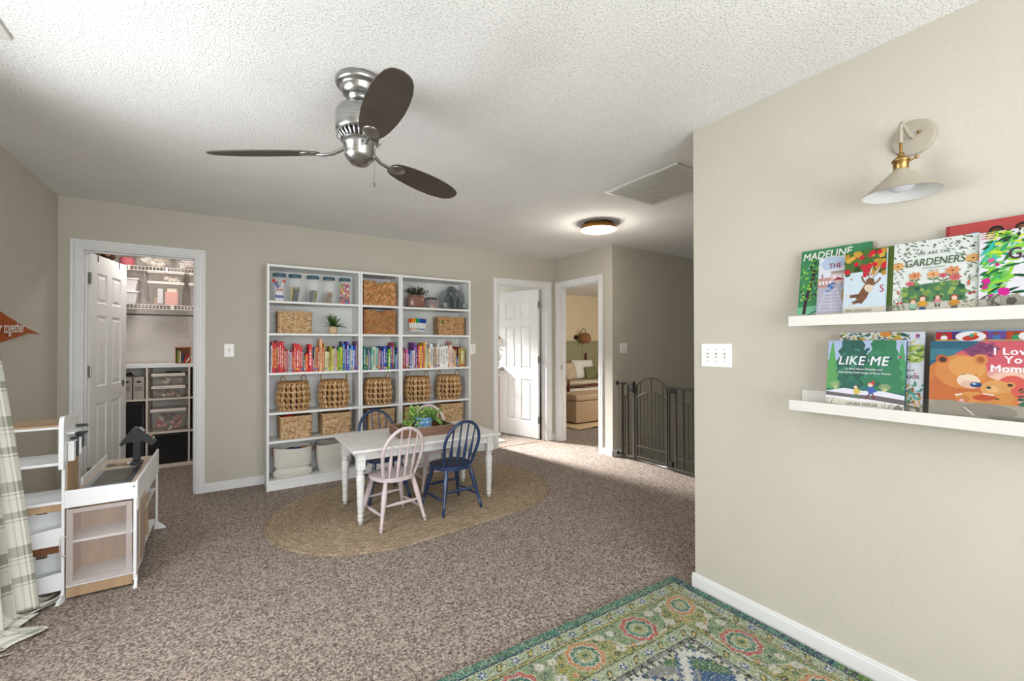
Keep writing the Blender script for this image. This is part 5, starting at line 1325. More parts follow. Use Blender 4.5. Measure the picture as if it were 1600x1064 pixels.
def foliage(A, n, x0, y0, x1, y1, cols, L_=.02, w_=.007, rot=None):
    for _ in range(n): A.leafp(R.uniform(x0, x1), R.uniform(y0, y1), L_*R.uniform(.6, 1.3), w_, R.uniform(0, 2*pi) if rot is None else rot+R.uniform(-.6, .6), R.choice(cols))
# 1. big green book with an autumn tree, title across the top
A = Art(.245, .305); A.rect(0, 0, .245, .305, '3f8a5a')
for i in range(140): x, y = R.uniform(0, .24), R.uniform(.03, .3); A.line([(x, y), (x+.012, y+.012)], .0016, R.choice(['2a6a3c', '68b07c', '8fcaa0', '1f5430']))
A.rect(0, 0, .245, .03, 'b8b0a0'); A.poly([(0, .03), (.1, .03), (.13, .07), (.0, .06)], '78c498'); A.line([(.02, .012), (.09, .055)], .004, '2c4a80')
A.line([(.025, .03), (.03, .10), (.045, .15), (.055, .22)], .012, '3c2030'); A.line([(.03, .09), (.065, .115)], .006, '3c2030'); A.line([(.04, .14), (.07, .165)], .005, '3c2030'); A.line([(.052, .19), (.04, .235), (.06, .25)], .005, '3c2030'); A.line([(.028, .1), (.006, .13)], .005, '3c2030')
for i in range(90): A.blob(R.uniform(.005, .095), R.uniform(.09, .262), R.uniform(.003, .006), R.choice(['8cc84c', 'a8dc58', '5c9c38', '74b8a0']), 7)
for i in range(30): x, y = R.uniform(.08, .12), R.uniform(.14, .25); A.line([(x, y), (x+.025, y+.03)], .003, R.choice(['3c5c28', '5c8038', '244020']))
for i in range(16): A.blob(R.uniform(.09, .12), R.uniform(.02, .10), .006, R.choice(['34304c', '202838', '6c5c78']), 8)
A.text('MADELINE', .007, .262, .043, 'f4f4ee', bold=.012, shear=.15, sx=.86, rot=.02)
ledge_book(.915, ZU, .245, .305, 2.024, .17, .010, '2f7a44', A, 'large green picture book with a leafy tree, leftmost on the upper ledge')
# 2. lilac school playground cover
A = Art(.165, .26); A.rect(0, 0, .2, .26, 'e0e2ee'); A.rect(0, 0, .2, .15, 'b4b4c8'); A.rect(0, 0, .2, .03, 'c8c2b4'); A.blob(.05, .235, .03, 'b8cce4', sx=1.4)
A.rect(.0, .135, .05, .175, 'c09490'); A.rect(.045, .15, .12, .195, 'd8bcb8'); A.rect(.045, .19, .12, .2, 'a89a98'); A.rect(.012, .175, .018, .192, 'b08884')
for i in range(4): A.rect(.004+i*.012, .148, .011+i*.012, .162, 'f0eef0')
for i in range(4): A.rect(.052+i*.018, .170, .064+i*.018, .184, 'eceaf0')
A.poly([(.052, .162), (.092, .162), (.072, .174)], 'a02838'); A.line([(.06, .162), (.06, .13)], .002, '907070'); A.line([(.084, .162), (.084, .13)], .002, '907070')
A.line([(.062, .150), (.045, .148), (.037, .140), (.055, .134), (.045, .122), (.028, .122)], .008, '3878b8')
for i in range(7): y = .04+i*.014; q = .045-i*.004; A.line([(.052-q, y), (.052+q, y)], .0015, 'eceaf4')
A.line([(.008, .04), (.03, .13)], .0015, 'eceaf4'); A.line([(.094, .04), (.066, .13)], .0015, 'eceaf4'); A.line([(.05, .04), (.05, .12)], .001, 'eceaf4')
A.ell(.125, .10, .04, .055, 'b89440'); A.ell(.135, .10, .022, .03, 'f4f4f6')
A.text('THE O', .036, .212, .030, '8c2040', bold=.01, rot=.0, sx=.82); A.text('by the', .07, .006, .008, '505050')
ledge_book(.838, ZU, .165, .26, 2.010, .15, .010, 'd4d6e4', A, 'pale lilac book showing a school building and painted playground squares')
# 3. leaping hare under autumn leaves
A = Art(.13, .262); A.rect(0, 0, .13, .262, 'cfe0ec'); A.rect(0, 0, .13, .045, 'd2ccba'); A.rect(0, .18, .13, .262, '4c6a30')
for i in range(30): A.blob(R.uniform(0, .13), R.uniform(.17, .26), R.uniform(.006, .012), R.choice(['3a5a26', '587834', '2c4a20']), 8)
for i in range(28): A.blob(R.uniform(0, .13), R.uniform(.155, .26), R.uniform(.007, .013), R.choice(['c89c38', 'd4ac48', 'b88a2c', 'c02838', 'c89c38']), 9)
for x, y in ((.01, .185), (.038, .212), (.08, .2), (.095, .205), (.108, .25), (.088, .25), (.125, .2)): A.blob(x, y, .009, 'd01830', 8)
A.blob(.024, .155, .004, 'b82838', 7, sx=.7)
A.poly([(.04, .08), (.058, .055), (.075, .08), (.088, .12), (.098, .135), (.088, .14), (.074, .142), (.066, .128), (.056, .11)], '7a5238')
A.ell(.083, .142, .013, .012, '7a5238'); A.leafp(.078, .15, .058, .011, 1.35, '8a6448'); A.leafp(.09, .15, .058, .011, 1.1, '8a6448'); A.leafp(.0795, .155, .045, .005, 1.35, 'e8d8c8'); A.leafp(.092, .155, .045, .005, 1.1, 'e8d8c8')
A.line([(.068, .135), (.058, .155), (.057, .163)], .006, '8a6448'); A.line([(.092, .125), (.108, .14), (.114, .152)], .006, '8a6448'); A.ell(.08, .115, .013, .016, 'e0d0bc', .6)
A.line([(.055, .09), (.03, .088), (.022, .088)], .012, '6e4830'); A.line([(.06, .068), (.038, .066), (.032, .06)], .013, '6e4830'); A.line([(.022, .09), (.006, .094)], .005, 'd8c8b8'); A.line([(.034, .06), (.02, .052)], .005, 'd8c8b8')
A.text('S', .112, .098, .038, 'b82050', bold=.004, sx=.8); A.text('PIPPA GOODHART', .008, .028, .0125, '4c4c48', sx=.8); A.text('ANNA DOHERTY', .008, .010, .0125, '4c4c48', sx=.8)
ledge_book(.740, ZU, .13, .262, 1.996, .13, .012, 'cfe0ec', A, 'light blue book with a leaping brown hare beneath red and gold leaves')
# 4. green cloth book seen as a plain strip
A = Art(.074, .268); A.rect(0, 0, .10, .268, '5f7a30'); A.rect(0, 0, .10, .045, '8a8574'); A.rect(0, 0, .012, .268, '4e6826')
ledge_book(.668, ZU, .074, .268, 2.014, .13, .012, '5c742e', A, 'plain olive green book between the hare book and the garden flower book')
# 5. garden flower book
A = Art(.216, .268); A.rect(0, 0, .216, .268, 'dfe6e2'); A.rect(0, 0, .216, .05, 'cdc8bb'); 
for i in range(230):
    x, y = R.uniform(0, .216), R.uniform(.16, .268)
    if ((x-.108)/.082)**2+((y-.135)/.105)**2 > 1: A.leafp(x, y, .011, .0035, R.choice([.5, -.6, 2.5]), R.choice(['3c4c34', '5c7050', '2c3828', '708464']))
for i in range(120):
    x, y = R.choice([R.uniform(0, .03), R.uniform(.186, .216)]), R.uniform(.0, .16); A.leafp(x, y, .010, .003, R.uniform(0, 6), R.choice(['7a8c6c', '5c7050', 'a0ac90']))
for x, y in ((.012, .185), (.203, .187)): A.flower(x, y, .019, 'd8a868', '6c4428', 8)
A.poly([(.028, .05), (.188, .05), (.186, .10), (.15, .118), (.06, .112), (.03, .10)], '4c7c54')
for i in range(60): A.blob(R.uniform(.03, .185), R.uniform(.055, .115), R.uniform(.004, .009), R.choice(['3c6c50', '78984c', '5c8c58', '2c5844', '94ac58']), 8)
for x, y, r_, c_ in ((.06, .145, .017, 'd88c5c'), (.108, .145, .016, 'e0a468'), (.156, .152, .019, 'd89060'), (.133, .138, .011, 'c85c64'), (.162, .128, .015, 'd06468'), (.048, .118, .012, 'd8606c')):
    A.line([(x, y), (x+.003, y-.03)], .0015, '5c8040'); A.leafp(x, y-.02, .018, .005, .5, '4c7038'); A.leafp(x, y-.02, .018, .005, 2.6, '5c8040'); A.flower(x, y, r_, c_, '6c3028')
for x, y in ((.016, .05), (.198, .07)): A.blob(x, y, .004, 'b82030', 8); A.blob(x+.009, y+.002, .004, 'c03038', 8)
A.leafp(.013, .10, .022, .005, -1.3, 'c8603c'); A.leafp(.196, .118, .024, .006, -1.7, 'c8603c')
for x, y, sh, pt, hr, s_ in ((.058, .028, '9cc8b0', '4c4c48', '8c4c34', 1.0), (.083, .034, 'd8a030', '30608c', '6c4030', 1.15), (.121, .045, 'd88c90', '88bca8', 'b8704c', .75), (.162, .034, 'd09030', '6c685c', 'b04428', 1.05)):
    for dx in (-.004, .004): A.rect(x+dx-.0025*s_, y-.018*s_, x+dx+.0025*s_, y, '3c3c38')
    A.rect(x-.007*s_, y-.008*s_, x+.007*s_, y+.004*s_, pt); A.poly([(x-.008*s_, y), (x+.008*s_, y), (x+.007*s_, y+.018*s_), (x-.007*s_, y+.018*s_)], sh)
    A.line([(x-.007*s_, y+.016*s_), (x-.013*s_, y+.002)], .003, sh); A.line([(x+.007*s_, y+.016*s_), (x+.013*s_, y+.004)], .003, sh)
    A.ell(x, y+.026*s_, .0085*s_, .009*s_, hr); A.ell(x, y+.0235*s_, .0065*s_, .007*s_, 'e8c8b0')
A.text('WE ARE THE', .108, .216, .0165, '4c6c44', center=True, bold=.002, shear=.15, sx=.8, font_sp=1.15); A.text('GARDENERS', .110, .178, .037, '3c5c34', center=True, bold=.004, shear=.15, sx=.74)
A.text('JOANNA GAINES', .108, .167, .0075, '70806c', center=True); A.text('AND KIDS', .108, .158, .006, '70806c', center=True)
ledge_book(.592, ZU, .216, .268, 2.006, .13, .014, 'd8e0d8', A, 'pale book of flowers and four children with dark green leaf arch on top')
# 6. long red book behind
A = Art(.36, .31); A.rect(0, 0, .36, .31, 'b84a4a'); A.rect(0, 0, .01, .31, '9c3438')
for x, c_ in ((.118, '6c3c28'), (.175, '8c5438'), (.235, 'c07850')): A.ell(x, .272, .017, .016, '241c1c'); A.ell(x, .262, .014, .018, c_)
A.ell(.07, .262, .017, .014, '3c98c8'); A.ell(.07, .252, .012, .012, '8c5c40')
ledge_book(.462, ZU, .36, .305, 2.030, .14, .010, 'b04444', A, 'wide red picture book standing tall behind the flower books on the upper ledge')
# 7. bright jungle-like book with dark lettering
A = Art(.25, .262); A.rect(0, 0, .25, .262, 'e4e2ec'); A.rect(0, 0, .25, .05, 'b4b0a8')
for i in range(150):
    x = abs(R.gauss(0, .035)); y = R.uniform(.05, .262); A.leafp(x, y, R.uniform(.02, .05), .009, R.uniform(-.3, 1.3), R.choice(['50b048', '90d038', '2c9c68', '246c38', 'c8dc30', '38b8a8', '184c2c', '78c858']))
for i in range(60): A.leafp(R.uniform(.02, .25), R.uniform(.225, .262), .018, .007, R.uniform(0, 6), R.choice(['70b040', 'b0c838', '3c7c38', 'd8e058', '28402c']))
for x, y, r_ in ((.017, .105, .010), (.014, .085, .007), (.055, .068, .014), (.027, .17, .007), (.03, .055, .008), (.04, .155, .005)): A.blob(x, y, r_, R.choice(['d01890', 'c81880', 'e05898']), 10)
for i in range(6): A.rect(.004, .236+i*.004, .034, .238+i*.004, 'c02838' if i % 2 else 'f0e8e8')
for i in range(26): A.leafp(R.uniform(0, .06), R.uniform(.0, .05), .022, .006, R.uniform(0, 6), R.choice(['6c685c', '8c887c', '545048', 'a09c90']))
A.blob(.07, .035, .016, '6c6860', 14); A.blob(.075, .03, .026, '9c988c', 14, sx=1.3); A.blob(.07, .037, .012, '58544c', 12)
A.text('GARDENS', .062, .168, .050, '4c2c3c', bold=.016, sx=.82); A.text('CURIOUS', .108, .118, .036, '4c2c3c', bold=.014, sx=.8); A.text('AND', .135, .102, .014, '4c2c3c', sx=.8, shear=.3); A.text('CREATIVE', .108, .062, .040, '4c2c3c', bold=.014, sx=.8)
ledge_book(.374, ZU, .25, .262, 2.000, .12, .014, '50b060', A, 'bright book with tropical leaves, magenta dots and large plum lettering')
# lower ledge
A = Art(.242, .27); A.rect(0, 0, .242, .27, '2c6e60'); A.rect(0, .19, .242, .27, 'aebfe0')
def pine(x, y, w_, h, c_):
    n_ = 7; L_ = []; 
    for i in range(n_): q = i/n_; L_ += [(w_*(1-q)*.5, h*q), (w_*(1-q)*.5*.62, h*(q+.5/n_))]
    A.poly([(x+a, y+b_) for a, b_ in L_]+[(x, y+h)]+[(x-a, y+b_) for a, b_ in L_[::-1]], c_)
for x, w_, h, c_ in ((.09, .15, .30, '245a52'), (.17, .15, .31, '2f7a54'), (.06, .10, .26, '2a6458'), (.015, .07, .19, '5ca45c'), (.23, .07, .185, '4c9c64'), (.2, .10, .25, '37805a')): pine(x, .08, w_, h, c_)
for i in range(40): A.blob(R.uniform(.04, .2), R.uniform(.10, .24), R.uniform(.006, .014), R.choice(['2c6e60', '35785c', '255c54', '3c8468']), 9)
A.poly([(0, .07), (.06, .085), (.12, .078), (.18, .082), (.242, .07), (.242, .04), (0, .05)], 'e6e4f4'); A.poly([(0, .068), (.09, .062), (.16, .064), (.242, .055), (.242, .035), (.1, .046), (0, .05)], '6c6468')
A.poly([(0, 0), (.242, 0), (.242, .034), (.16, .042), (.1, .040), (0, .049)], 'd9d4c6'); A.poly([(0, .046), (.1, .038), (.16, .041), (.242, .032), (.242, .038), (.15, .047), (0, .053)], 'f0eef6')
for x0, n_, c_ in ((.03, 9, 'c8cc98'), (.185, 10, 'c8cc98')):
    for i in range(n_): A.line([(x0, .078), (x0-.02+.04*i/(n_-1), .078+.032*sin(pi*(.25+.5*i/(n_-1))))], .0014, c_)
for x0 in (.19, .215, .228, .01):
    for i in range(6): A.line([(x0, .0), (x0-.018+.036*i/5, .022+.012*(i % 3))], .0013, '6c6860')
A.ell(.03, .012, .032, .010, '9c9484'); A.ell(.225, .018, .012, .018, '847c70')
def kid(x, y, sh, pt, hat, hatr, s_, arm):
    A.line([(x-.002, y), (x-.01*s_, y-.012*s_), (x-.012*s_, y-.018*s_)], .004*s_, pt); A.line([(x+.002, y), (x+.008*s_, y-.01*s_), (x+.008*s_, y-.02*s_)], .004*s_, pt)
    A.ell(x, y+.009*s_, .009*s_, .012*s_, sh); A.line([(x-.004, y+.014*s_), (x-.018*s_*arm, y+.014*s_)], .0045*s_, sh); A.line([(x+.004, y+.014*s_), (x+.014*s_, y+.004*s_)], .0045*s_, sh)
    A.ell(x-.002, y+.026*s_, .0075*s_, .0075*s_, hat); A.ell(x-.003, y+.0245*s_, .006*s_, .006*s_, 'ecd0c0')
    if hatr: A.poly([(x-.006, y+.030*s_), (x+.008, y+.030*s_), (x+.010, y+.040*s_)], hatr)
kid(.100, .066, 'd8c058', '4c8c68', '3c2c30', None, 1.0, .6); kid(.145, .072, '3c64b0', '7c3848', 'd04040', 'd83038', 1.2, 1.2); A.ell(.227, .208, .003, .005, 'c82838')
A.text('LIKE ME', .117, .176, .048, 'f0f2fa', center=True, bold=.012, shear=.18, sx=.88, font_sp=1.08)
A.text('A Story About Disability and', .119, .157, .0098, 'f4f4f0', center=True, bold=.012); A.text("Discovering God's Image in Every Person", .119, .143, .0098, 'f4f4f0', center=True, bold=.012)
A.text('LAURA WIFLER', .118, .023, .0145, '50504c', center=True, bold=.006, shear=.1); A.text('Art by Skylar White', .118, .009, .0095, '70706c', center=True)
ledge_book(.800, ZL, .242, .262, 1.998, .13, .012, '2c5c70', A, 'dark green forest book with two children in snow on the lower ledge')
A = Art(.255, .30); A.rect(0, 0, .255, .30, 'dde4ee'); A.rect(0, .0, .255, .045, 'd2ccbc')
for i in range(170): A.leafp(R.uniform(0, .21), R.uniform(.262, .30), .013, .006, R.uniform(0, 6), R.choice(['e8dc98', '2c6858', '3c7050', 'b8c850', '4c88a8', 'e0e0c8', 'c09048', '1c4440']))
A.poly([(.162, .268), (.198, .268), (.18, .292)], 'c8a448'); A.poly([(.06, .268), (.09, .268), (.075, .280)], 'd89848'); A.leafp(.182, .296, .03, .012, -.45, '24584c'); A.ell(.145, .293, .018, .010, 'd88c38')
A.ell(.236, .285, .0055, .0065, 'd84068', a0=pi/2, a1=3*pi/2); A.ell(.236, .285, .0055, .0065, '58409c', a0=-pi/2, a1=pi/2); A.text('USBORNE', .236, .274, .004, '404850', center=True)
foliage(A, 46, .205, .19, .245, .26, ['98b84c', 'b8cc68', '587c3c', 'd0d88c'], .022, .008, .2)
foliage(A, 46, .2, .05, .25, .11, ['3c8c68', 'e0a070', '60b0a8', '8c5c3c', 'a8c060'], .016, .007)
A.text('book of', .196, .158, .012, '30303c', sx=.9); A.text('BUGS', .2, .132, .018, '28283c', bold=.008); A.leafp(.206, .183, .012, .005, 1.2, '28445c'); A.leafp(.228, .147, .01, .004, .6, 'b82838'); A.leafp(.23, .14, .01, .004, .2, 'b82838')
foliage(A, 20, .19, .0, .25, .04, ['7c7868', '9c9888', '5c584c'], .02, .008)
ledge_book(.770, ZL, .255, .295, 2.020, .13, .011, 'c8d4e4', A, 'white book with leafy edge and balloon emblem behind the forest book')
ledge_book(.690, ZL, .165, .290, 2.036, .13, .009, '7c4424', None, 'brown-edged hardback last in the stack behind the forest book', '8c5030')
# bear and cub
A = Art(.27, .265); A.rect(0, 0, .27, .265, 'cc5c68'); A.poly([(0, .14), (0, .265), (.12, .265), (.1, .245), (.07, .23), (.04, .2)], '2c6078'); A.poly([(0, .2), (0, .24), (.08, .24), (.05, .21)], '3c7888')
A.poly([(.08, .235), (.12, .262), (.15, .25), (.145, .235), (.13, .225), (.1, .215)], '7c4068'); foliage(A, 30, .10, .22, .15, .255, ['6c3860', '8c4c74'], .018, .006, 0)
A.ell(.19, .13, .075, .055, 'dca098'); A.ell(.185, .125, .052, .045, 'e8bca8'); A.ell(.19, .12, .034, .038, 'd05c50')
A.poly([(.22, .06), (.27, .12), (.27, .0), (.2, .0)], '5c9c88'); A.poly([(.2, .07), (.27, .13), (.27, .115), (.22, .06)], '2c6c4c'); foliage(A, 26, .195, .08, .25, .12, ['1c4c3c', '2c6048', '143c34'], .02, .005, .2)
A.poly([(.0, .0), (.0, .18), (.02, .20), (.10, .17), (.16, .14), (.2, .09), (.205, .04), (.18, .0)], 'c87840'); A.ell(.06, .09, .065, .075, 'c06a38', .2); A.ell(.075, .165, .062, .055, 'cf8648', -.15); A.ell(.09, .18, .045, .035, 'd89a58', -.2)
A.ell(.03, .205, .016, .014, 'b05c34', -.4); A.ell(.032, .203, .009, .008, '3c2c28', -.4); A.ell(.12, .205, .017, .018, 'cf8a4c', .4); A.ell(.121, .205, .009, .010, 'a85c34', .4)
A.ell(.094, .135, .027, .022, 'e8d0b8', -.15); A.ell(.098, .124, .022, .013, 'dcb4a0', -.1); A.ell(.112, .124, .014, .0085, '244878', .0); A.ell(.108, .127, .005, .003, 'a8c4e0'); A.line([(.078, .155), (.086, .157)], .002, '3c2418'); A.line([(.108, .155), (.115, .157)], .002, '3c2418')
A.ell(.135, .06, .065, .035, 'c88444', -.1); A.ell(.10, .085, .035, .016, 'd0904c', .1); A.ell(.085, .077, .014, .012, 'c07c40'); A.ell(.08, .07, .006, .007, 'dca098')
A.ell(.155, .115, .033, .027, 'd29a5c', .1); A.ell(.185, .128, .011, .010, 'd29a5c'); A.ell(.185, .128, .006, .005, '4c3428'); A.ell(.147, .113, .013, .010, 'e0b078'); A.ell(.140, .117, .0055, .004, '24344c'); A.ell(.17, .085, .026, .018, 'c88848', .5); A.ell(.13, .085, .026, .010, 'b8502c', .1)
for i in range(4): A.ell(.066+i*.004, .088+i*.001, .002, .003, 'f0ece4'); A.ell(.13+i*.006, .097-i*.001, .003, .002, 'f0ece4'); A.ell(.155+i*.002, .083, .002, .002, '3c3430')
A.poly([(0, 0), (.27, 0), (.27, .066), (0, .066)], 'a09a8c'); A.ell(.05, .03, .06, .04, '948e80'); A.ell(.14, .045, .062, .022, '8a8478', -.05); A.poly([(.14, .0), (.25, .0), (.25, .03), (.14, .032)], '7c776c')
for i in range(4): A.line([(.085+i*.006, .05-i*.006), (.092+i*.006, .045-i*.006)], .0022, 'f0ece4')
A.text('I Love', .148, .222, .031, 'f4f0f4', bold=.022, sx=1.0, font_sp=1.1); A.text('You.', .172, .196, .031, 'f4f0f4', bold=.022, font_sp=1.1); A.text('Mommy', .142, .168, .031, 'f4f0f4', bold=.022, font_sp=1.05)
A.text('Jillian Harker', .155, .014, .010, '282828', shear=.2, bold=.01); A.text('Kristina Stephenson', .14, .003, .010, '282828', shear=.2, bold=.01)
ledge_book(.494, ZL, .27, .252, 1.998, .12, .012, 'a85848', A, 'bear hugging its cub against a pink sunset, front of the lower ledge')
A = Art(.29, .30); A.rect(0, 0, .29, .30, '58a8e4'); cs = ['b81828', '48306c', 'b82020', '6c4c98', 'c04828', '3858a0', 'a02848']
for i, c_ in enumerate(cs): A.rect(i*.041, .270, (i+1)*.041, .297, c_); A.ell(i*.041+.02, .288, .006, .006, '7c4c34'); A.blob(i*.041+.02, .276, .009, ['f0f0f0', '98b838', 'e8a030', '4878b8', '3c9c68', 'd8d040', '8c5cb0'][i], 9)
A.rect(0, .266, .29, .270, 'd8b040')
for x in (.085, .225): A.ell(x, .280, .036, .018, 'f4f2f4'); A.ell(x, .276, .02, .009, 'c83c28', .2); A.ell(x+.002, .284, .005, .006, '38a890'); A.ell(x+.01, .289, .006, .004, 'e0982c')
for x in (.04, .08, .14, .2): A.rect(x, .250, x+.02, .256, '9ca040')
ledge_book(.486, ZL, .29, .297, 2.018, .12, .011, '3c8cc8', A, 'sky-blue comic-strip book peeking out behind the bear book')
# ================================================================ closet contents
CUBW = mat('cube_shelf_birch', (226, 216, 204), .5, ns=5, c2=(218, 206, 192)); CUBI = mat('cube_shelf_inner', (206, 204, 200), .6, ns=4)
cs = thing('cube_shelf', (-.5225, 6.09, 0), 0, 'pale cube shelf unit of nine cubbies at the back of the closet', 'shelf unit')
def pb(name, m, par, x0, x1, y0, y1, z0, z1, bev=.001): return MB().box(x0, x1, y0, y1, z0, z1).build(name, m, par, bevel=bev)
pb('top_panel', SHELFW, cs, -.56, .56, -.19, .19, 1.055, 1.092); pb('bottom_panel', CUBW, cs, -.56, .56, -.19, .19, .0, .035)
for x in (-.5525, -.1775, .1775, .5525): pb('upright', CUBW, cs, x-.008 if abs(x) < .5 else x-.0075, x+.008 if abs(x) < .5 else x+.0075, -.19, .185, .0352, 1.0548)
for x0, x1 in ((-.544, -.1858), (-.1692, .1692), (.1858, .544)):
    for z in (.368, .722): pb('shelf', CUBW, cs, x0, x1, -.188, .18, z-.008, z+.008)
pb('back_panel', CUBI, cs, -.544, .544, .1852, .19, .0352, 1.0548)
CBX = -.5225
BLK = mat('black_fabric', (22, 21, 20), .95, c2=(34, 32, 30), ns=60, bump=.6, bs=140, bd=.004, sheen=.2)
def fabric_bin(cx, z, label):
    t = thing('fabric_bin', (cx, 6.08, z), 0, label, 'storage bin', 'black fabric bins in the cube shelf')
    b = MB(); w_, h = .156, .30; b.box(-w_, w_, -.165, .165, 0, h); b.build('bin_body', BLK, t, bevel=.008)
    MB().box(-.04, .04, -.170, -.1655, h-.075, h-.055).build('handle', BLK, t, bevel=.001); return t
fabric_bin(-.892, .3762, 'black fabric bin in the middle left cubby, beside the closet door'); fabric_bin(-.892, .0352, 'black fabric bin in the bottom left cubby')
fabric_bin(-.5225, .0352, 'black fabric bin in the bottom centre cubby, fully visible'); fabric_bin(-.157, .3762, 'black fabric bin in the middle right cubby'); fabric_bin(-.157, .0352, 'black fabric bin in the bottom right cubby')
tag(MB().c('241c16').box(-.15, .15, -.15, .15, 0, .27).build('dark_box', PAINTM, loc=(-.157, 6.08, .7302), bevel=.004), 'dark brown box in the top right cubby', 'box')
CLR = mat('clear_storage_plastic', (236, 228, 220), .15, alpha=.15, ns=8, bump=.1, bs=9); CLID = mat('storage_lid', (236, 226, 216), .35, alpha=.95, ns=8)
def clear_box(loc, w_, d, h, label, grp, lid=True, lidm=None, taper=.9, name='clear_storage_box'):
    t = thing(name, loc, 0, label, 'storage box', grp); b = MB(); a, c_ = w_/2, d/2
    v = [(-a*taper, -c_*taper, 0), (a*taper, -c_*taper, 0), (a*taper, c_*taper, 0), (-a*taper, c_*taper, 0), (-a, -c_, h), (a, -c_, h), (a, c_, h), (-a, c_, h)]
    b.add(v, [(0, 3, 2, 1), (0, 1, 5, 4), (1, 2, 6, 5), (2, 3, 7, 6), (3, 0, 4, 7)]); b.build('box_body', CLR, t, bevel=.006)
    r_ = MB()
    for q in ((-a-.008, a+.008, -c_-.008, -c_+.002), (-a-.008, a+.008, c_-.002, c_+.008), (-a-.008, -a+.002, -c_, c_), (a-.002, a+.008, -c_, c_)): r_.box(q[0], q[1], q[2], q[3], h-.012, h-.001)
    r_.build('rim', CLID, t)
    if lid: MB().box(-a-.009, a+.009, -c_-.009, c_+.009, h, h+.014).build('lid', lidm or CLID, t, bevel=.005)
    return t
def stuffing(cx, cy, z0, w_, d, h, n, cols, name, label, cat, grp, r=(.015, .035)):
    for i in range(n):
        k = R.choice(cols); s_ = R.uniform(*r); x = cx+R.uniform(-w_/2+s_, w_/2-s_); y = cy-d/2+s_+R.random()**2*(d-2*s_)*.5; z = z0+s_*.7+(h-s_*1.8)*(i/n)
        b = MB().c(k[0]); b.M = Matrix.Translation((x, y, z)) @ Matrix.Rotation(R.uniform(-.9, .9), 4, 'Y') @ Matrix.Rotation(R.uniform(-.6, .6), 4, 'Z')
        sh = i % 3
        if sh == 0: b.tube([(-s_*.7, 0, 0), (s_*.7, 0, 0)], s_*.5, 12)
        elif sh == 1: b.ball((0, 0, 0), s_*.75, (1, .7, .8), 12, 8)
        else: b.cb(0, 0, 0, s_*1.4, s_*.5, s_*.9)
        tag(b.build(name, PAINTM), label % k[1], cat, grp)
PKS = [('d88c84', 'pink'), ('c86c60', 'coral'), ('e4a8a0', 'pale pink'), ('e8e0d8', 'white'), ('7c5c54', 'brown')]
clear_box((-.522, 6.06, .3762), .29, .30, .225, 'clear lidded box of pink play food in the centre cubby', 'clear boxes in the cube shelf')
stuffing(-.522, 6.06, .38, .25, .24, .20, 26, PKS, 'play_food', '%s play food piece inside the clear box in the centre cubby', 'toy', 'play food in the clear box', (.02, .038))
clear_box((-.522, 6.06, .7302), .27, .30, .115, 'lower of two stacked clear boxes in the top centre cubby', 'clear boxes in the cube shelf')
clear_box((-.522, 6.06, .8452+.0165-.0005), .27, .30, .115, 'upper of two stacked clear boxes in the top centre cubby', 'clear boxes in the cube shelf')
stuffing(-.522, 6.06, .734, .24, .26, .10, 12, [('d89c98', 'pink'), ('c8b8a8', 'tan'), ('e8e4dc', 'white'), ('8c7c70', 'brown')], 'craft_item', '%s craft supply inside the lower stacked clear box', 'craft supply', 'craft supplies in the clear boxes', (.02, .04))
stuffing(-.522, 6.06, .865, .24, .26, .10, 12, [('e8e0cc', 'cream'), ('d0c4b4', 'tan'), ('e8e4dc', 'white'), ('706458', 'brown')], 'craft_item', '%s craft supply inside the upper stacked clear box', 'craft supply', 'craft supplies in the clear boxes', (.02, .04))
tag(MB().c('50504c').box(-.06, .07, -.06, .06, 0, .012).build('dark_tray', PAINTM, loc=(-.50, 6.05, .993), bevel=.003), 'dark flat tray lying on the upper stacked clear box', 'tray')
for i, x in enumerate((-.862, -.765)):
    t = thing('magazine_holder', (x, 6.03, .7302), 0, ['frosted magazine holder partly behind the door knob', 'frosted magazine holder with slots in its front, top left cubby'][i], 'magazine holder', 'frosted magazine holders')
    FH = mat('frosted_grey_plastic', (196, 188, 178), .3, alpha=.62, ns=8)
    w_ = .043
    for nm, q in (('front', (-w_, w_, -.12, -.117, 0, .235)), ('side', (-w_, -w_+.003, -.117, .12, 0, .235)), ('side', (w_-.003, w_, -.117, .12, 0, .235)), ('floor', (-w_+.003, w_-.003, -.117, .12, 0, .003))): pb(nm, FH, t, *q)
    s_ = MB().c('3c3834'); s_.M = Matrix.Translation((0, -.1203, .185)) @ Matrix.Rotation(pi/2, 4, 'X') @ Matrix.Diagonal((1.8, 1, 1, 1)); s_.lathe([(.011, 0), (.011, .0006), (0, .0006)], 20); s_.build('finger_hole', PAINTM, t)
    for k in range(4): MB().c('4c4640').box(-.027+k*.015, -.021+k*.015, -.1206, -.1201, .09, .135).build('slot', PAINTM, t)
for i, (x, h, c_, nm) in enumerate(((-.88, .26, '1c1c20', 'black'), (-.87, .24, 'c8c0b0', 'pale'), (-.86, .27, '2c2c30', 'dark grey'), (-.85, .25, '8c8478', 'grey'))):
    tag(MB().c(c_).box(-.003, .003, -.10, .10, 0, h).build('magazine', PAINTM, loc=(x+.006, 6.03, .7338)), '%s magazine standing in the left frosted holder' % nm, 'magazine', 'magazines in the holder')
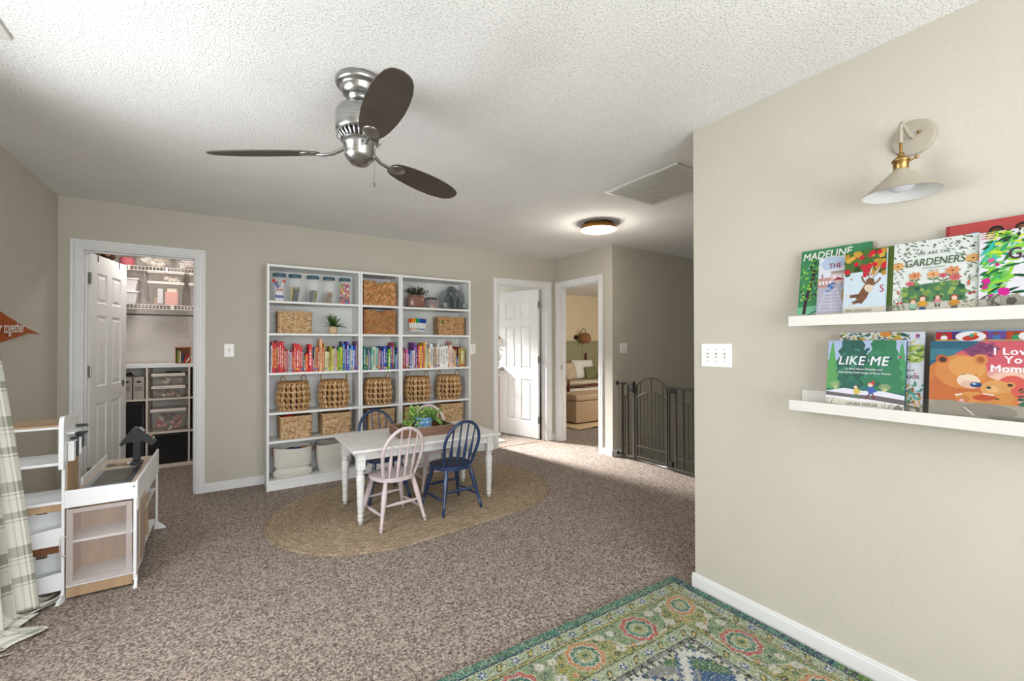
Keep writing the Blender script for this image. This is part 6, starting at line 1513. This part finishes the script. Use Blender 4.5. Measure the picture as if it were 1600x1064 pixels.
# small wooden box of little books on top of the cube shelf
t = thing('wooden_crate', (-.405, 6.0, 1.0925), 0, 'small orange-brown wooden box of little books on top of the cube shelf', 'box')
for nm, q in (('base', (-.065, .065, -.05, .05, 0, .006)), ('top_rim', (-.07, .07, -.055, .055, .168, .178)), ('side', (-.065, -.058, -.05, .05, .006, .168)), ('side', (.058, .065, -.05, .05, .006, .168)), ('back', (-.058, .058, .044, .05, .006, .168))):
    pb(nm, mat('orange_pine', (178, 104, 58), .5, c2=(150, 84, 44), ns=6), t, *q)
for i, (x, w_, h, a, c_, nm) in enumerate(((-.052, .012, .145, 0, '5c8c3c', 'green'), (-.038, .009, .14, 0, 'c8a860', 'tan'), (-.026, .009, .13, .0, 'c8c0b0', 'cream'), (-.012, .010, .10, .12, '28506c', 'blue'), (.002, .014, .10, .35, 'c82c2c', 'red'), (.022, .014, .095, .45, 'e0d8c4', 'cream'))):
    b = MB().c(c_); b.M = Matrix.Rotation(a, 4, 'Y'); b.box(0, w_, -.035, .03, 0.002+w_*sin(a), h)
    tag(b.build('little_book', PAINTM, loc=(-.405+x, 6.0, 1.099)), '%s little book inside the wooden box, number %s along' % (nm, ORD[i+1]) if nm == 'cream' else '%s little book inside the small wooden box' % nm, 'book', 'little books in the wooden box')
tag(MB().c('d83038').ball((0, 0, 0), .014).build('red_berry', PAINTM, loc=(-.362, 5.985, 1.113)), 'red bead at the right of the little books', 'bead')
# wire shelves
WIRE = mat('vinyl_wire_white', (226, 220, 214), .4, ns=9)
def wire_shelf(z, label):
    t = thing('wire_shelf', (0, 0, z), 0, label, 'shelf'); x0, x1 = -1.58, .24
    b = MB(); n_ = 60
    for i in range(n_+1): x = x0+(x1-x0)*i/n_; b.tube([(x, 6.315, 0), (x, 6.0, 0), (x, 5.995, -.04)], .0024, 5)
    tag(b.build('wire_deck', WIRE, t), None, None, None, 'stuff')
    for y, zz in ((6.0, .004), (5.993, -.042), (6.16, -.005), (6.31, -.005)): MB().tube([(x0, y, zz), (x1, y, zz)], .0038, 6).build('rail', WIRE, t)
    for x in (-1.2, -.86 if z > 2 else -.5, -.165, -.55 if z > 2 else -1.0): MB().box(x-.009, x+.009, 5.987, 5.994, -.046, .008).build('clip', WIRE, t)
    for x in ((-.39, -1.1) if z < 2 else (-.74, .05)): MB().tube([(x, 6.0, -.045), (x, 6.305, -.30)], .006, 8).ball((x, 6.305, -.305), .012).build('brace', WIRE, t)
    return t
wire_shelf(1.716, 'lower white wire shelf at the back of the closet'); wire_shelf(2.118, 'upper white wire shelf near the closet ceiling')
hr = thing('closet_rod', (0, 0, 0), 0, 'thin dark closet rod below the lower wire shelf', 'closet rod'); MB().tube([(-1.59, 6.03, 1.615), (.245, 6.03, 1.615)], .008, 8).build('rod', DK, hr)
for x in (-1.2, -.1): MB().box(x-.004, x+.004, 6.02, 6.04, 1.62, 1.67).build('hanger', WIRE, hr)
WB = mat('white_tub', (226, 222, 222), .45, ns=8)
for z, lb in ((1.7245, 'lower white plastic tub stacked on the lower wire shelf'), (1.8595, 'upper white plastic tub stacked on the lower wire shelf')):
    t = thing('plastic_tub', (-.905, 6.14, z), 0, lb, 'tub', 'white tubs on the wire shelf'); b = MB()
    v = [(-.09, -.09, 0), (.09, -.09, 0), (.09, .09, 0), (-.09, .09, 0), (-.115, -.12, .13), (.115, -.12, .13), (.115, .12, .13), (-.115, .12, .13)]
    b.add(v, [(0, 3, 2, 1), (0, 1, 5, 4), (1, 2, 6, 5), (2, 3, 7, 6), (3, 0, 4, 7)]); b.build('tub_body', WB, t, bevel=.008)
    MB().box(-.122, .122, -.127, .127, .118, .134).build('tub_rim', WB, t, bevel=.004)
def big_box(x, z, lb, grp, w_=.30, h=.235, **k): return clear_box((x, 6.145, z), w_, .28, h, lb, grp, **k)
GB = 'clear tote boxes on the wire shelves'
big_box(-.555, 1.7245, 'clear tote with pink and white papers on the lower wire shelf', GB, lid=True); big_box(-.555, 1.974, 'shallow clear tote stacked on the tote with pink papers', GB, h=.10, taper=.96)
big_box(-.20, 1.7245, 'clear tote at the door frame edge on the lower wire shelf', GB, lid=True); big_box(-.20, 1.974, 'shallow clear tote at the door frame edge, on another tote', GB, h=.10, taper=.96)
for c_, nm, x0, x1, z0, z1, y in (('e8a8a0', 'pink ribbed', -.565, -.455, 1.728, 1.87, 6.03), ('e8e0cc', 'cream', -.55, -.465, 1.73, 1.91, 6.045), ('d8d8dc', 'white', -.63, -.585, 1.74, 1.90, 6.035), ('b88c80', 'brown', -.66, -.60, 1.728, 1.80, 6.05)):
    b = MB().c(c_).box(0, x1-x0, 0, .008, 0, z1-z0)
    if 'ribbed' in nm:
        b.c('d8948c')
        for q in range(7): b.box(.008+q*.015, .011+q*.015, -.001, 0, .004, z1-z0-.004)
    tag(b.build('paper_packet', PAINTM, loc=(x0, y, z0)), '%s paper packet inside the lower clear tote' % nm, 'paper', 'papers in the clear tote')
stuffing(-.555, 6.13, 1.978, .26, .24, .09, 9, [('e8e4e0', 'white'), ('d8c8bc', 'tan'), ('c8b4a8', 'beige')], 'cloth_item', '%s folded item in the shallow stacked tote', 'cloth', 'cloth in the totes', (.03, .05))
stuffing(-.20, 6.13, 1.734, .26, .24, .2, 12, [('e8e4e0', 'white'), ('d8c8bc', 'tan'), ('8c7c70', 'brown')], 'cloth_item', '%s item in the tote at the frame edge', 'cloth', 'cloth in the totes', (.03, .05))
big_box(-.665, 2.1265, 'clear tote with white fabric in the middle of the upper wire shelf', GB, h=.2, lid=False); big_box(-.33, 2.1265, 'clear tote with floral fabric at the right of the upper wire shelf', GB, h=.18, lid=False)
stuffing(-.665, 6.13, 2.131, .26, .24, .15, 12, [('e8e4dc', 'white'), ('dcd4c4', 'cream'), ('c8bcac', 'beige')], 'cloth_item', '%s cloth in the middle tote of the upper wire shelf', 'cloth', 'cloth in the totes', (.03, .06))
stuffing(-.33, 6.13, 2.131, .26, .24, .15, 14, [('ece4e4', 'white'), ('d8a8ac', 'pink'), ('dcd4c4', 'cream')], 'cloth_item', '%s cloth in the right tote of the upper wire shelf', 'cloth', 'cloth in the totes', (.03, .06))
tag(MB().c('d8707c').lathe([(0, 0), (.055, .001), (.062, .01), (.062, .075), (.05, .09), (0, .092)], 28).build('pink_canister', PAINTM, loc=(-.888, 6.09, 2.1228)), 'round pink canister on the upper wire shelf', 'canister')
for i in range(7):
    o = MB().c(R.choice(['8c6a50', 'b09880', '6c4c38'])).tube([(0, -.08, 0), (0, .08, 0)], .034, 16, cap=False).tube([(0, -.078, 0), (0, .078, 0)], .024, 12).build('cloth_roll', PAINTM, loc=(-1.03-.075*(i % 4), 6.12, 2.158+.066*(i//4)))
    tag(o, 'brown rolled cloth at the left end of the upper wire shelf', 'cloth roll', 'rolled cloths on the upper wire shelf')

# ================================================================ bathroom beyond the white door
ORW = mat('orange_oak', (176, 92, 40), .45, c2=(148, 72, 30), ns=5, st=(8, 8, 1))
vt = thing('bathroom_vanity', (3.44, 5.45+.55, 0), 0, 'orange oak bathroom vanity glimpsed beside the open white door', 'cabinet')
pb('cabinet_body', ORW, vt, -.20, .275, -.45, .55, .10, .82); pb('toe_kick', DK, vt, -.14, .27, -.44, .54, 0, .0998); pb('countertop', mat('countertop_cream', (226, 216, 200), .3, ns=5), vt, -.22, .28, -.47, .56, .8202, .855)
for y in (-.42, -.08, .26):
    d_ = MB().box(-.214, -.2002, y, y+.30, .14, .78).build('cabinet_door', ORW, vt, bevel=.003); MB().ball((-.222, y+.04, .66), .010).build('knob', CHROME, d_)
wk = rect_basket('woven_tray', .24, .2, .10, 21, .0); wk.location = (3.36, 5.62, .8555); tag(wk, 'woven tray on the bathroom vanity', 'basket')
t = thing('dried_flowers', (3.38, 5.62, .90), 0, 'bunch of peach and brown dried flowers on the bathroom vanity', 'flowers')
MB().c('8c8060').lathe([(0, 0), (.04, 0), (.05, .05), (.03, .12), (.028, .13)], 20).build('vase', PAINTM, t)
fw = MB()
for i in range(160):
    a = R.uniform(0, 6.28); q = .11*math.sqrt(R.random()); z = .14+R.uniform(0, .38)
    fw.c(R.choice(['e0a880', 'c88c5c', '7c7040', '8c5c3c', 'ecc8a8', '6c7040'] if z > .3 else ['6c6838', '4c5028', '8c7c48', 'b89060'])); fw.ball((q*cos(a), q*sin(a), z), R.uniform(.012, .022), (1, 1, .8), 7, 5, .2)
tag(fw.build('flower_heads', PAINTM, t), None, None, None, 'stuff')
t = thing('wall_mirror', (3.722, 6.0, 1.62), 0, 'bright mirror on the bathroom wall above the vanity', 'mirror')
pb('frame', WHITE, t, -.02, .0, -.45, .45, -.35, .35); pb('mirror_glass', mat('mirror', (240, 242, 242), .02, 1, ns=5), t, -.0215, -.0202, -.43, .43, -.33, .33, 0)
MAT_ = mat('bath_mat_white', (222, 220, 216), .95, c2=(196, 192, 188), ns=18, bump=.6, bs=90, bd=.006)
tag(MB().box(2.86, 3.12, 4.98, 5.42, .001, .014).build('bath_mat', MAT_, bevel=.004), 'pale bath mat on the floor just inside the bathroom door', 'mat')
ST(MB().box(H2[0]+.018, H2[1]-.018, YB+.02, YB+.05, .0, .006).build('trim_9', mat('threshold', (168, 132, 116), .6, ns=20)))

# ================================================================ bedroom beyond the doorway
SAGE = mat('sage_paint', (158, 154, 120), .6, c2=(162, 158, 126), ns=3)
ST(MB().box(XR+T+.01, 8.5, 7.915, 7.929, 0, 1.33).build('wall_bedroom_wainscot', SAGE))
ST(MB().box(XR+T+.01, 8.5, 7.895, 7.915, 1.30, 1.345).box(XR+T+.01, 8.5, 7.87, 7.915, 1.345, 1.365).build('trim_10', SAGE, bevel=.002))
for i, x in enumerate((6.05, 7.10, 8.0)): ST(MB().box(x, x+.09, 7.90, 7.9148, 0, 1.30).build('trim_%d' % (11+i), SAGE, bevel=.002))
wl = thing('wicker_wall_lamp', (7.02, 7.93, 1.45), 0, 'wicker globe wall lamp over the sage green panelling in the bedroom', 'wall lamp')
b = MB().c('a8744c'); b.lathe([(.05, -.13), (.10, -.115), (.128, -.06), (.13, -.02), (.112, .045), (.07, .085), (.03, .098)], 20, (0, -.2, 0), cap=False)
for i in range(20):
    a = i*2*pi/20; b.c('8c5c38' if i % 2 else 'bc8c60'); b.tube([(r*cos(a), -.2+r*sin(a), z) for r, z in ((.052, -.13), (.102, -.115), (.13, -.06), (.132, -.02), (.114, .045), (.072, .085), (.03, .1))], .008, 5)
b.build('wicker_shade', SEAG, wl); BRZ = mat('dark_bronze', (58, 46, 36), .4, .6, ns=9)
MB().tube([(-.12, -.02, 0), (-.12, -.10, .0), (-.10, -.16, .12), (-.04, -.2, .22), (0, -.2, .18), (0, -.2, .1)], .008, 8).build('arm', BRZ, wl)
b = MB(); b.M = Matrix.Translation((-.12, 0, 0)) @ Matrix.Rotation(pi/2, 4, 'X'); b.lathe([(.055, 0), (.055, .015), (0, .02)], 24); b.build('backplate', BRZ, wl)
LINW = mat('linen_cream', (214, 204, 184), .9, c2=(200, 190, 170), ns=12, bump=.4, bs=30, bd=.01)
MAH = mat('red_mahogany', (104, 34, 22), .35, c2=(80, 24, 16), ns=6)
bd_ = thing('bed', (6.55, 7.05, 0), 0, 'bed with cream bedding and a red spindle footrail in the bedroom', 'bed')
b = MB().smooth()
b.grid(40, 30, lambda u, v: (-1.2+2.4*u, -.72+1.5*v, .47+.02*nse(u*7, v*7)+.03*sin(pi*u)**.3*sin(pi*v)**.3)); b.build('bedding_top', LINW, bd_)
pb('mattress', LINW, bd_, -1.18, 1.18, -.70, .78, .22, .46, .03)
pb('bed_frame', MAH, bd_, -1.22, 1.22, -.74, -.71, .16, .30)
ra = MB(); pts = []
for i in range(61):
    q = i/60; pts.append((-1.24+2.48*q, -.75, .50))
ra.tube(pts, [.011+.009*abs(sin(i*1.1)) for i in range(61)], 10); ra.build('footrail', MAH, bd_)
for x in (-1.24, 1.24): MB().lathe([(.02, 0), (.03, .05), (.022, .2), (.034, .3), (.024, .42), (.036, .5), (.02, .56), (.03, .6), (0, .63)], 16, (x, -.75, 0)).build('bed_post', MAH, bd_)
pb('headboard', MAH, bd_, -1.24, 1.24, .80, .84, .2, .58, .01)
for x in (-.22, .62): MB().lathe([(.03, .0), (.026, .9), (.034, .95), (.02, 1.0), (.035, 1.04), (0, 1.09)], 14, (x, .82, 0)).build('bed_post', MAH, bd_)
def pillow(name, loc, w_, h, d, m, label, tilt=.25, rz=0):
    b = MB().smooth(); b.M = Matrix.Rotation(-tilt, 4, 'X')
    def f(s_):
        def g(u, v):
            a, c_ = u*2-1, v*2-1; k = ((1-a**4)*(1-c_**4)); return (w_/2*a*(1-.05*(1-abs(c_))), -s_*d/2*max(0, k)**.5, h*v)
        return g
    b.grid(16, 16, f(1)); b.grid(16, 16, f(-1), flip=True); o = b.build(name, m, loc=loc, rz=rz); tag(o, label, 'pillow', 'pillows on the bedroom bed'); return o
pillow('pillow', (6.36, 7.42, .52), .34, .38, .14, mat('beige_pillow', (206, 184, 160), .9, ns=9, c2=(190, 166, 142)), 'beige pillow at the left end of the bed pillows', .3, .2)
pillow('pillow', (6.80, 7.50, .52), .62, .42, .15, mat('white_pillow', (226, 224, 216), .9, ns=9), 'large white pillow behind the green one', .25)
pillow('pillow', (6.88, 7.33, .52), .32, .28, .12, mat('green_pillow', (126, 130, 92), .9, ns=9, c2=(112, 116, 80)), 'small green pillow in front of the white pillow', .35)
TB = mat('tan_plush', (190, 140, 104), .95, c2=(172, 122, 88), ns=40, bump=.5, bs=120, sheen=.5)
t = thing('teddy_bear', (7.10, 7.25, .515), .1, 'tan plush bear sitting beside the green pillow', 'soft toy')
MB().ball((0, 0, .10), .075, (1, .9, 1.2), 16, 10).ball((0, -.015, .235), .062, (1.05, 1, 1), 16, 10).ball((0, -.07, .225), .025).build('body', TB, t)
for s_ in (-1, 1):
    MB().ball((s_*.045, -.01, .292), .022, (1, .6, 1)).build('ear', TB, t); MB().tube([(s_*.06, -.01, .16), (s_*.085, -.04, .11), (s_*.07, -.07, .07)], .022, 10).build('arm', TB, t)
    MB().tube([(s_*.04, -.03, .035), (s_*.06, -.10, .03)], [.032, .028], 10).ball((s_*.062, -.115, .035), .03, (1, .6, 1.1)).build('leg', TB, t)
# storage bench and the pad under it
BN = mat('tan_upholstery', (176, 152, 122), .85, c2=(160, 136, 108), ns=10, st=(14, 14, 1), bump=.3, bs=60, bst=(6, 6, 1))
t = thing('storage_bench', (5.28, 5.60, .012), 0, 'tan upholstered storage bench at the foot of the bed', 'bench')
pb('bench_body', BN, t, -.62, .62, -.25, .25, .02, .36, .012); pb('bench_lid', BN, t, -.63, .63, -.26, .26, .366, .465, .025)
PAD = mat('kraft_pad', (196, 170, 136), .9, ns=5)
b = MB().smooth(); b.grid(40, 20, lambda u, v: (4.42+2.0*u, 5.02+1.1*v, .008+.030*max(0, 1-abs(u-.17)/.09)**2*max(0, 1-v*3)+.012*nse(u*8, v*8)*max(0, 1-v*2.5)*1)); o = b.build('floor_pad', PAD); tag(o, 'tan paper-like pad with a curled edge beneath the storage bench', 'mat')
s_ = o.modifiers.new('thickness', 'SOLIDIFY'); s_.thickness = .003; s_.offset = 1
# folded throws at the bed foot
for i, (z, c_) in enumerate(((.52, 'd8c8b0'), (.56, '8c8070'))):
    pass
b = MB().c('d0c0a8').smooth(); b.grid(24, 10, lambda u, v: (5.45+.95*u, 6.36+.25*v, .545+.035*sin(pi*u)**.4*sin(pi*v)**.5+.008*sin(u*16))); tag(b.build('folded_throw', PAINTM), 'cream folded throw lying across the bed foot', 'throw')
ST(MB().box(XR+.045, XR+.09, H3[0]+.018, H3[0]+.026, 1.98, 2.04).build('trim_14', CHROME))
